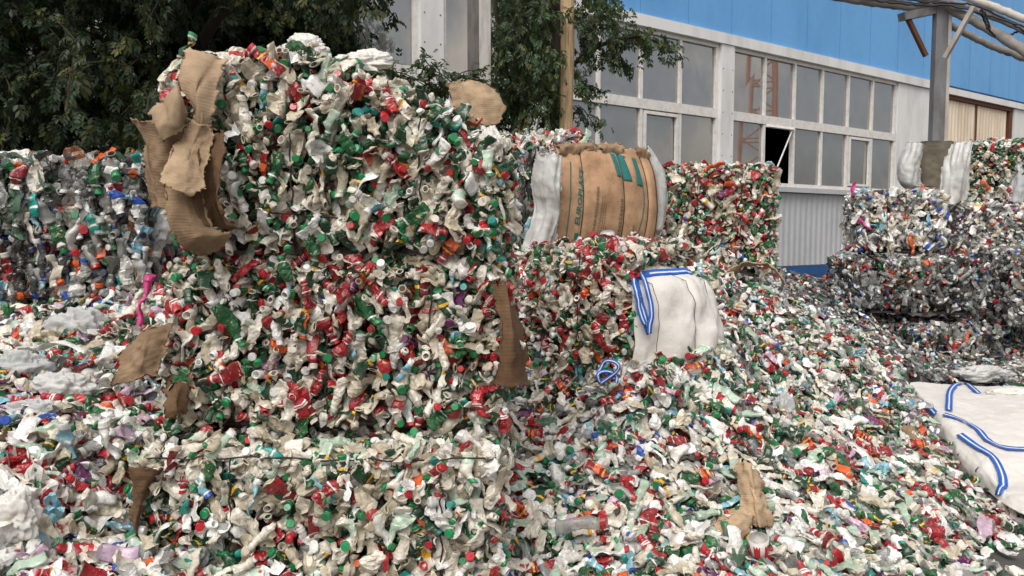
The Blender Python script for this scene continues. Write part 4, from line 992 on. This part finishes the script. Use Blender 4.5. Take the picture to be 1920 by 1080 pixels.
# big loose bottles seen singly
def loose(label, kind, capidx, px, py, Y, ax, roll, sc, name='crushed_bottle', grp_='single large bottles'):
    key = (kind, 0, capidx); pr = PROTO[(kind, 0)][capidx]
    Rm = frames(np.array([ax], float), np.array([roll]))[0] * sc
    T = P(px, py, Y) - Rm @ np.array([0, 0, pr['top'] / 2]); o = single_bottle(key, Rm, T, name=name); tag(o, label, 'bottle', grp_)
loose('bright pink flattened bottle hanging left of the middle near bale', 'pink', 0, 264, 562, 3.2, (.25, -.1, 1), .3, 1.05)
loose('white plastic jug lying on the left pile', 'white2', 0, 105, 655, 3.6, (-1, -.2, .25), .2, 1.5)
loose('long white bottle lying on the left pile above the light blue one', 'white2', 1, 200, 825, 3.05, (-.15, -.2, 1), .4, 1.15)
loose('light blue flattened bottle on the left pile', 'lblue', 1, 126, 825, 3.1, (0, -.2, 1), 1.5, 1.1)
loose('large clear bottle with a red cap at the heap foot', 'clear2', 0, 1090, 985, 3.35, (1, -.3, .1), .6, 1.5)
# paper cup with red stripes
mb = MB(); c0 = P(1424, 1046, 3.3); up = np.array([-.15, -.25, 1.]); up /= np.linalg.norm(up)
for nm, mt in (('striped_paper_cup', 'strapwhite'),):
    pts = [c0 + up * t for t in (0, .002, .10, .10, .01)]
    mb.tube(pts, [.001, .030, .044, .041, .028], 20, False)
    cup = mb.build(nm, M['filmwhite'], None, True); recenter(cup); tag(cup, 'white paper cup with red stripes near the foot of the heap', 'cup')
M['redprint'] = mat_simple('red_print', srgb(196, 40, 48), .5, .3, 20)
sx_ = np.cross(up, [0, 0, 1.]); sx_ /= np.linalg.norm(sx_); sy_ = np.cross(up, sx_)
for k in range(5):
    a0 = k * 6.283 / 5; G = np.array([[c0 + up * (.012 + .07 * t) + (.0312 + .0105 * (.12 + .7 * t) + .0012) * (math.cos(a) * sx_ + math.sin(a) * sy_) for t in np.linspace(0, 1, 6)] for a in np.linspace(a0, a0 + .7, 6)])
    sheet_mesh('red_stripe', G, M['redprint'], .0006, cup)
# tub and blue strap tangle
mb = MB(); mb.tube([P(1140, 466, 5.2), P(1140, 463, 5.19), P(1139, 436, 5.16), P(1139, 436.5, 5.17), P(1140, 460, 5.2)], [.001, .040, .046, .043, .036], 20, False)
tag(recenter(mb.build('plastic_tub', M['film'], None, True)), 'cloudy round plastic tub upright before the tan cardboard face', 'tub')
th_ = np.linspace(0, 9.5, 70); c0 = P(1136, 706, 4.14)
pth = np.array([c0 + np.array([.05 * math.cos(t) + .012 * math.sin(2.3 * t), -.02 + .015 * math.sin(1.7 * t), .045 * math.sin(t * 1.1) + .01 * t - .03]) for t in th_])
stp = ribbon(pth, .02, M['strap'], 'blue_strap', None, (.2, -1, .3), .003)
ribbon(pth + np.array([.0006, -.003, .001]), .005, M['strapwhite'], 'white_stripe', stp, (.2, -1, .3), .001)
tag(stp, 'looped blue and white strap tangle hanging below the woven bag', 'strap')
#@@ setting
g = MB(); g.add([(-80, -60, 0), (80, -60, 0), (80, 120, 0), (-80, 120, 0)], [(0, 1, 2, 3)])
gr = g.build('ground', M['asphalt']); tag(gr, 'grey asphalt yard', 'ground', None, 'structure')
# ---- factory building; s along the wall, n out of it
B0 = np.array([6.84, 19., 0]); BD = np.array([math.sin(R(53)), math.cos(R(53)), 0]); BN = np.array([BD[1], -BD[0], 0]); UP = np.array([0, 0, 1.])
def bp(s, z, n=0.): return B0 + BD * s + BN * n + UP * z
fb = empty('factory_building', [float(x) for x in bp(0, 0)], 'long factory hall with blue cladding above rows of white framed windows', 'building')
def bbox(mb, s0, s1, z0, z1, n0, n1): mb.box(bp((s0 + s1) / 2, (z0 + z1) / 2, (n0 + n1) / 2), (BD, UP, BN), ((s1 - s0) / 2, (z1 - z0) / 2, (n1 - n0) / 2))
def bpart(name, boxes, mat, par=fb):
    mb = MB()
    for b in boxes: bbox(mb, *b)
    return mb.build(name, M[mat], par)
cl = bpart('blue_cladding', [(-24, 26, 5.68, 9.6, -.3, .10)], 'blue')
mb = MB()
for i, s in enumerate(np.arange(-23.4, 26, 1.37)): bbox(mb, s, s + .007, 5.69, 9.6, .10, .103)
mb.build('cladding_joint', M['seam'], cl)
lt = bpart('lintel_band', [(-24, 6.62, 5.46, 5.675, -.3, .16)], 'white')
bpart('lintel_band', [(6.66, 26, 5.44, 5.62, -.3, .12)], 'white')
bpart('roof', [(-24, 26, 9.6, 9.8, -14, .2)], 'greycor'); 
bpart('back_wall', [(-24, 26, 0, 9.6, -14.2, -14)], 'dark'); bpart('interior_floor', [(-24, 26, .02, .06, -14, -.32)], 'dark')
bpart('inner_wall', [(-24, 26, .06, 9.6, -6.1, -6)], 'dark')
bpart('end_wall', [(-24.3, -24.02, 0, 9.6, -14.2, .1)], 'white'); bpart('end_wall', [(26.02, 26.3, 0, 9.6, -14.2, .1)], 'white')
for s0, s1 in ((-3.24, -2.70), (-10.48, -9.95), (-17.75, -17.2)):
    pl_ = bpart('pilaster', [(s0 + .06, s1 - .06, 2.45, 5.455, -.3, .13)], 'white')
    bpart('pilaster_edge', [(s0, s0 + .058, 2.45, 5.455, -.3, .05), (s1 - .058, s1, 2.45, 5.455, -.3, .05)], 'white', pl_)
    mb = MB()
    for z in np.arange(2.7, 5.4, .45):
        for s in (s0 + .12, s1 - .12): mb.tube([bp(s, z, .128), bp(s, z, .136)], .014, 8)
    mb.build('bolt', M['steel'], pl_)
def corr(name, s0, s1, z0, z1, n0, mat, pitch=.16, amp=.022, par=fb):
    k = int((s1 - s0) / pitch * 4); ss = np.linspace(s0, s1, k + 1); nn_ = [n0 + amp * (1 if (i % 4) in (1, 2) else 0) for i in range(k + 1)]
    V = [bp(s, z, n) for s, n in zip(ss, nn_) for z in (z0, z1)]
    return mesh_obj(name, np.array(V), [(2 * i, 2 * i + 2, 2 * i + 3, 2 * i + 1) for i in range(k)], M[mat], fb if par is None else par, smooth=False)
corr('corrugated_wall', -24, 6.6, .75, 2.44, .03, 'greycor', .22)
bpart('lower_wall', [(-24, 6.6, .05, 2.44, -.3, -.02)], 'greycor'); bpart('plinth', [(-24, 6.6, 0, .72, -.015, .07)], 'bluedark')
bpart('sill', [(-24, 4.2, 2.45, 2.56, -.3, .18)], 'greycor')
def window(s0, npane, lower_white=0, open_=None, sash=(), s_end=None):
    w_ = (s_end - s0) / npane if s_end else 1.128; s1 = s0 + w_ * npane
    wn_ = empty('window', [float(x) for x in (bp(s0, 2.58) - bp(0, 0))]); wn_.parent = fb
    fr = MB()
    bbox(fr, s0, s1, 5.38, 5.455, -.06, .06); bbox(fr, s0, s1, 3.93, 4.12, -.07, .07); bbox(fr, s0, s1, 2.565, 2.65, -.06, .06)
    for i in range(npane + 1):
        s = s0 + i * w_
        for z0, z1 in ((2.652, 3.928), (4.122, 5.378)): bbox(fr, s - .035, s + .035, z0, z1, -.05, .055)
    fr.build('frame', M['frame'], wn_)
    gl = MB(); wh_ = MB()
    for i in range(npane):
        for r_, (z0, z1) in enumerate(((2.652, 3.928), (4.122, 5.378))):
            a, b = s0 + i * w_ + .036, s0 + (i + 1) * w_ - .036
            if r_ == 0 and i < lower_white: bbox(wh_, a, b, z0, z1, -.02, .02); continue
            if r_ == 0 and i == open_:
                # hinged at the top and pushed out
                sa = MB(); t_ = R(24); dn = -UP * math.cos(t_) + BN * math.sin(t_); ou = BN * math.cos(t_) + UP * math.sin(t_)
                h = z1 - z0
                for (u0, u1, v0, v1) in ((a, b, 0, .06), ): 
                    sa.box(bp((a + b) / 2, z1, .06) + dn * .03, (BD, dn, ou), ((b - a) / 2, .03, .02))
                o_ = sa.build('open_sash', M['frame'], wn_)
                st = MB(); st.tube([bp(b - .05, z1 - .05, .06), bp(a + .25, z0 + .1, .10)], .018, 6); st.build('stay_bar', M['frame'], wn_)
                continue
            p = [bp(a, z0, 0), bp(b, z0, 0), bp(b, z1, 0), bp(a, z1, 0)]; tl = random.uniform(-.006, .006)
            p = [p[0] + BN * tl, p[1] + BN * random.uniform(-.006, .006), p[2] - BN * tl, p[3]]
            gl.add(p, [(0, 1, 2, 3)])
            if r_ == 0 and i in sash:
                s_ = MB()
                bbox(s_, a + .03, b - .03, z1 - .09, z1 - .03, .01, .075); bbox(s_, a + .03, b - .03, z0 + .03, z0 + .09, .01, .075)
                bbox(s_, a + .03, a + .09, z0 + .092, z1 - .092, .01, .075); bbox(s_, b - .09, b - .03, z0 + .092, z1 - .092, .01, .075)
                s_.build('sash', M['frame'], wn_)
    gl.build('pane', M['glass'], wn_)
    if lower_white: wh_.build('white_panel', M['white'], wn_)
    return wn_
window(-2.70, 6, 0, 1, (4,), 4.07); window(-9.95, 6, 2, None, (4,), -3.24); window(-17.2, 6, 6, None, (), -10.48); window(-23.9, 5, 5, None, (), -17.75)
bpart('white_panel', [(4.12, 6.6, 2.45, 5.45, -.3, .09)], 'white')
dr = corr('corrugated_door', 6.7, 11.1, .1, 5.32, -.05, 'creamcor', .2, .03)
bpart('door_edge', [(8.9, 8.98, .1, 5.32, -.02, .0)], 'rust', dr); bpart('door_rail', [(6.66, 11.3, 5.33, 5.43, -.1, .05)], 'rust', dr)
bpart('door_backing', [(6.66, 11.4, .05, 5.44, -.3, -.2)], 'dark'); bpart('door_handle', [(11.0, 11.06, 3.6, 4.1, -.02, .08)], 'rust', dr)
bpart('door_post', [(11.2, 11.42, 0, 5.43, -.19, .02)], 'rust'); bpart('white_panel', [(11.46, 26, 0, 5.43, -.3, .05)], 'white')
#@@ posts, pipes
pr_ = empty('pipe_rack', [float(x) for x in (P(1750, 430, 13) * np.array([1, 1, 0]))], 'grey steel pipe support column with rusty braces before the blue wall', 'pipe support')
pc = P(1753, 430, 13); px_, py_ = pc[0], pc[1]
mb = MB()
mb.box((px_ - .04, py_, 2.6), ((1, 0, 0), (0, 1, 0), (0, 0, 1)), (.095, .07, 2.62)); mb.build('column', M['steel'], pr_)
mb = MB(); mb.box((px_ + .085, py_ + .005, 3.1), ((1, 0, 0), (0, 1, 0), (0, 0, 1)), (.028, .06, 1.9)); mb.build('flange', M['steelpale'], pr_)
def beam(name, a, b, hw, mat, par):
    a = np.array(a); b = np.array(b); d = b - a; L = np.linalg.norm(d); d /= L; s = np.cross(d, [0, 0, 1.]); s /= np.linalg.norm(s) + 1e-9; u = np.cross(s, d)
    mb = MB(); mb.box((a + b) / 2, (d, s, u), (L / 2, hw[0], hw[1])); return mb.build(name, M[mat], par)
beam('brace', P(1736, 105, 13), P(1700, 30, 12.9), (.032, .032), 'rust', pr_)
beam('brace', P(1772, 108, 12.75), P(1826, 12, 12.4), (.032, .032), 'steelpale', pr_)
beam('crossbeam', P(1690, 32, 12.9), P(1790, 12, 13.1), (.08, .06), 'steel', pr_)
def pipe(label, pts, r, mat='pipe', name='pipe', grp_='pipes and cables on the rack', cat='pipe', n=10):
    q = cr_interp([P(*p) for p in pts], 60); r = r * .74; q = q + np.array([[0, 0, .02 * fbm((x * 1.5, 0, 0), 1, r * 50)] for x in range(60)])
    mb = MB(); rs = [r * (1 + .06 * fbm((i * .7, 0, 0), 1, r * 90) + (.12 if i % 13 == 0 else 0)) for i in range(60)] if mat == 'pipe' else r
    mb.tube(q, rs, n); return tag(mb.build(name, M[mat], None, True), label, cat, grp_)
pipe('thick grey lagged pipe running under the top of the picture to the column', [(1480, -22, 13.2), (1600, -2, 13.1), (1700, 12, 13.0), (1800, 26, 12.9), (1960, 120, 11.8)], .10)
pipe('lower grey lagged pipe curving down right of the column', [(1772, 42, 13.3), (1830, 72, 13.2), (1870, 90, 13), (1930, 112, 12.6), (2000, 140, 12)], .075)
pipe('pale upper pipe sloping to the right edge', [(1720, -24, 12.9), (1800, -8, 12.8), (1850, 8, 12.6), (1930, 40, 12.2), (2000, 66, 12)], .08, 'steelpale')
pipe('dark pipe bundled between the two upper pipes', [(1560, -24, 13.0), (1680, -8, 12.9), (1780, 4, 12.8), (1860, 30, 12.6), (1960, 76, 12)], .07, 'steel')
for k, pts in enumerate(([(1560, -14, 12.8), (1660, 4, 12.7), (1740, 10, 12.6), (1800, 14, 12.5), (1960, 62, 12)], [(1838, 18, 12.4), (1846, 40, 12.4), (1862, 64, 12.4), (1884, 68, 12.4), (1930, 50, 12.3)], [(1842, 16, 12.3), (1850, 50, 12.3), (1856, 52, 12.3), (1846, 22, 12.3)], [(1600, -20, 12.8), (1720, 2, 12.7), (1840, 14, 12.5), (1960, 84, 12)])):
    pipe(('thin black cable strung along the pipes', 'black cable drooping in a loop right of the column', 'bunched black cable end by the brace', 'second thin cable lying on the lower pipe')[k], pts, .022, 'cable', 'cable', cat='cable', n=6)
def post(name, px, py0, py1, Y, hw, hd, label, mat, side=None, round_=False):
    a = P(px, py1, Y); b = P(px, py0, Y); ro = empty(name, (float(a[0]), float(a[1]), 0.), label, 'post')
    mb = MB()
    if round_: mb.tube([np.array([a[0] + .02 * fbm((z, 0, 0), .8, 3.), a[1], z]) for z in np.linspace(0, b[2], 24)], [hw * (1 + .05 * fbm((z, 0, 0), 3, 8.)) for z in np.linspace(0, b[2], 24)], 12)
    else: mb.box((a[0] + hw * .5, a[1], b[2] / 2), ((1, 0, 0), (0, 1, 0), (0, 0, 1)), (hw * .5, hd, b[2] / 2))
    mb.build('shaft', M[mat], ro, round_)
    if side:
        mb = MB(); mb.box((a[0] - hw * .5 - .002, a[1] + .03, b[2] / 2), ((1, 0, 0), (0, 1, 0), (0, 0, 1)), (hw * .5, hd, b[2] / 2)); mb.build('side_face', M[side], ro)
    return ro
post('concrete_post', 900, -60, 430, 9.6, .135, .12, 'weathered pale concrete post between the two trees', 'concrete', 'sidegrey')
post('wooden_pole', 1062, -60, 430, 9.9, .085, .1, 'weathered brown wooden pole inside the smaller tree', 'wood', None, True)
post('dark_pole', 1041, -60, 430, 10.3, .075, .1, 'dark round pole just left of the wooden one', 'bark', None, True)
# lattice tower across the yard, seen only as a reflection in the windows
tb = empty('lattice_tower', (-8.6, -11.2, 0), 'orange lattice tower across the yard mirrored in the window panes', 'tower')
_cp = np.array([0, 0, CH]); _cm = _cp - BN * 2 * (_cp - B0).dot(BN)
def mirror_pt(px, py, dist):
    a = P(px, py, 10.) - _cp; t = (B0 - _cp).dot(BN) / a.dot(BN); hit = _cp + a * t; d = hit - _cm; d /= np.linalg.norm(d); return hit + d * dist
tc_ = mirror_pt(1432, 150, 42); tb.location = (float(tc_[0]), float(tc_[1]), 0)
for sx in (-1, 1):
    for sy in (-1, 1):
        mb = MB(); mb.tube([(tc_[0] + sx * 1.6, tc_[1] + sy * 1.6, 0), (tc_[0] + sx * .9, tc_[1] + sy * .9, 26)], .16, 6); mb.build('leg', M['tower'], tb)
mb = MB()
for k in range(13):
    for (a, b) in (((-1, -1), (1, -1)), ((1, -1), (1, 1)), ((1, 1), (-1, 1)), ((-1, 1), (-1, -1))):
        w0, w1 = 1.6 - .7 * k / 13, 1.6 - .7 * (k + 1) / 13; z0, z1 = k * 2., k * 2. + 2
        p = lambda q, w_, z: (tc_[0] + q[0] * w_, tc_[1] + q[1] * w_, z)
        mb.tube([p(a, w0, z0), p(b, w1, z1)], .06, 4); mb.tube([p(a, w1, z1), p(b, w1, z1)], .06, 4)
mb.build('lattice', M['tower'], tb)
#@@ trees
def compound_leaf(seed):
    r_ = np.random.default_rng(seed); V, Fc = [], []
    npair = int(r_.integers(2, 4)); L = .16
    def leaflet(base, d, ln, wd):
        d = d / np.linalg.norm(d); s = np.cross(d, [0, 0, 1.]); s /= np.linalg.norm(s) + 1e-9; n = np.cross(s, d); o = len(V)
        V.extend([base, base + d * ln * .42 + s * wd + n * wd * .35, base + d * ln * .75 + s * wd * .55 - n * wd * .1, base + d * ln - n * ln * .15, base + d * ln * .75 - s * wd * .55 - n * wd * .1, base + d * ln * .42 - s * wd + n * wd * .35, base + d * ln * .5 - n * wd * .15])
        Fc.extend([(o, o + 1, o + 2, o + 6), (o + 2, o + 3, o + 4, o + 6), (o, o + 6, o + 4, o + 5)])
    for k in range(npair):
        t = (k + 1) / (npair + .6) * L
        for sg in (-1, 1):
            leaflet(np.array([t, 0, -.25 * t * t / L]), np.array([.75, sg * .8, -.45 + r_.normal(0, .15)]), r_.uniform(.075, .10), r_.uniform(.016, .024))
    leaflet(np.array([L * .8, 0, -.2 * L]), np.array([1, r_.normal(0, .1), -.6]), .10, .024)
    return np.array(V), np.array(Fc)
LEAF = [compound_leaf(i) for i in range(8)]
def crown(parent, pts, dirs, sizes, cols, name='crown'):
    Vs, Fs, Cs, off = [], [], [], 0
    which = rng.integers(0, len(LEAF), len(pts))
    for k, (lv, lf) in enumerate(LEAF):
        s = np.where(which == k)[0]
        if not len(s): continue
        d = dirs[s]; x = d / np.linalg.norm(d, axis=1, keepdims=True); y = np.cross(np.tile([0, 0, 1.], (len(s), 1)), x); y /= np.linalg.norm(y, axis=1, keepdims=True) + 1e-9; z = np.cross(x, y)
        ro = rng.normal(0, .5, (len(s), 1)); y, z = y * np.cos(ro) + z * np.sin(ro), -y * np.sin(ro) + z * np.cos(ro)
        Rm = np.stack([x, y, z], 2) * sizes[s][:, None, None]
        V = np.einsum('nij,vj->nvi', Rm, lv) + pts[s][:, None]
        Vs.append(V.reshape(-1, 3)); Fs.append((lf[None] + (np.arange(len(s)) * len(lv))[:, None, None] + off).reshape(-1, 4)); off += len(s) * len(lv)
        Cs.append(np.repeat(np.c_[cols[s], np.ones(len(s))], len(lf), 0))
    return mesh_obj(name, np.vstack(Vs), np.vstack(Fs), M['leaf'], parent, np.vstack(Cs), smooth=False)
def leafcol(n, base=(.032, .062, .026)):
    c = np.array(base)[None] * rng.uniform(.6, 1.5, (n, 1)); y = rng.random((n, 1)) ** 6; return c * (1 - y) + np.array([[.13, .13, .035]]) * y
def tree(name, label, trunk, limbs, twigs, n_per, size, base):
    """limbs: polylines with radius; twigs: drooping leafy sprays (start, end)"""
    ro = empty(name, (float(trunk[0][0]), float(trunk[0][1]), 0.), label, 'tree')
    mb = MB(); q = cr_interp(trunk, 20); mb.tube(q, np.linspace(.17, .07, 20), 10); mb.build('trunk', M['bark'], ro, True)
    for l, r0 in limbs:
        mb = MB(); q = cr_interp(l, 16); mb.tube(q, np.linspace(r0, r0 * .35, 16), 7); mb.build('limb', M['bark'], ro, True)
    pts, dirs = [], []; tw = MB()
    for a, b in twigs:
        a = np.array(a); b = np.array(b); mid = (a + b) / 2 + np.array([0, 0, .12 * np.linalg.norm(b - a)])
        q = cr_interp([a, mid, b], n_per)
        tw.tube(cr_interp([a, mid, b], 6), .006, 4, False)
        d = b - a
        for p in q:
            dd = d / np.linalg.norm(d) + rng.normal(0, .8, 3); dd[2] -= .55; pts.append(p + rng.normal(0, .05, 3)); dirs.append(dd)
    tw.build('twig', M['bark'], ro, False)['kind'] = 'stuff'
    pts = np.array(pts); dirs = np.array(dirs); crown(ro, pts, dirs, size * rng.uniform(.7, 1.25, len(pts)), leafcol(len(pts), base)); return ro
# big dark tree at the left: sprays hang all through a deep volume
tw = []
for k in range(1500):
    c = np.array([rng.uniform(-6.6, -1.55), rng.uniform(6.0, 9.2), rng.uniform(1.3, 5.6)])
    q = proj(c)[0]
    lim = 455 + 60 * math.sin(c[2] * 3.1) - (0 if c[2] > 3.4 else (3.4 - c[2]) * 130)
    if q[0] > lim: continue
    d = np.array([rng.normal(0, .7), rng.normal(-.5, .5), rng.uniform(-.9, -.1)]); d = d / np.linalg.norm(d) * rng.uniform(.35, .8); tw.append((c, c + d))
for k in range(60):                       # reach over the top of the window
    c = P(rng.uniform(430, 715), rng.uniform(-130, -15), 7.2 + rng.uniform(-.6, .6)); d = np.array([rng.uniform(.0, .5), rng.normal(0, .2), rng.uniform(-.45, -.1)]); tw.append((c, c + d * .8))
for k in range(330):
    c = P(rng.uniform(330, 590), rng.uniform(-60, 130), rng.uniform(8.0, 9.6)); tw.append((c, c + np.array([rng.normal(0, .25), rng.normal(0, .2), rng.uniform(-.5, -.1)])))
for k in range(26):
    c = P(rng.uniform(610, 655), rng.uniform(-20, 70), 8.2); tw.append((c, c + np.array([rng.normal(0, .15), rng.normal(0, .2), rng.uniform(-.5, -.2)])))
TL = (-3.6, 7.9)
tree('maple_tree', 'large dark maple filling the upper left behind the bales', [(TL[0], TL[1], 0), (TL[0] + .1, TL[1], 1.6), (TL[0] - .1, TL[1] - .1, 3.4), (TL[0], TL[1], 5.4)],
     [([(TL[0], TL[1], 2.2), (-2.6, 7.4, 3.6), (-1.5, 7.1, 4.2)], .08), ([(TL[0], TL[1], 2.6), (-4.6, 7.2, 3.6), (-5.6, 6.8, 4.1)], .08), ([(TL[0], TL[1], 3), (-3.2, 7.0, 4.0), (-2.8, 6.4, 4.4)], .06), ([(TL[0], TL[1], 1.7), (-4.2, 7.3, 2.6), (-4.6, 6.7, 2.9)], .05), ([(TL[0], TL[1], 3.2), (-2.4, 8, 4.4), (-1.3, 7.8, 4.6)], .05)], tw, 26, .64, (.027, .047, .024))
tw = []
def mid_ok(px, py):
    return True
for k in range(190):
    px, py = rng.uniform(915, 1050), rng.uniform(-90, 235); 
    if py > 200 and rng.random() < .5: continue
    c = P(px, py, rng.uniform(9.7, 11.4)); d = np.array([rng.normal(.1, .5), rng.normal(-.3, .4), rng.uniform(-.9, -.15)]); tw.append((c, c + d / np.linalg.norm(d) * rng.uniform(.3, .6)))
for (x0, y0, x1, y1, n) in ((1080, 20, 1245, 84, 16), (1080, 60, 1165, 112, 8), (1090, -30, 1150, 10, 8), (1080, 145, 1110, 160, 3), (1080, 195, 1100, 210, 2)):
    for k in range(n):
        t = rng.random(); c = P(x0 + (x1 - x0) * t, y0 + (y1 - y0) * t + rng.normal(0, 9), 10.3 + rng.normal(0, .2)); d = np.array([rng.uniform(.1, .6), rng.normal(0, .2), rng.uniform(-.6, -.15)]); tw.append((c, c + d * .45))
for k in range(26):
    c = P(rng.uniform(700, 900), rng.uniform(148, 178), 9 + rng.uniform(-.3, .3)); tw.append((c, c + np.array([rng.normal(0, .25), 0, rng.uniform(-.05, .2)])))
TM = P(985, 430, 10.6)
tree('maple_tree', 'smaller green maple round the wooden pole before the windows', [(TM[0], TM[1], 0), (TM[0] + .05, TM[1], 2), (TM[0] - .1, TM[1], 3.4), (TM[0], TM[1], 5.2)],
     [([(TM[0], TM[1], 2.4), (TM[0] + .6, TM[1] - .1, 3.7), P(1180, 70, 10.4), P(1245, 84, 10.3)], .04), ([(TM[0], TM[1], 2.8), (TM[0] - .3, TM[1] - .3, 3.8), (TM[0] - .4, TM[1] - .4, 4.6)], .05), ([(TM[0], TM[1], 2.2), (TM[0] + .4, TM[1] - .3, 2.9), (TM[0] + .7, TM[1] - .4, 3.1)], .04)], tw, 18, .64, (.046, .080, .036))
print('PIECES', len(bpy.data.objects), sum(len(m.polygons) for m in bpy.data.meshes))
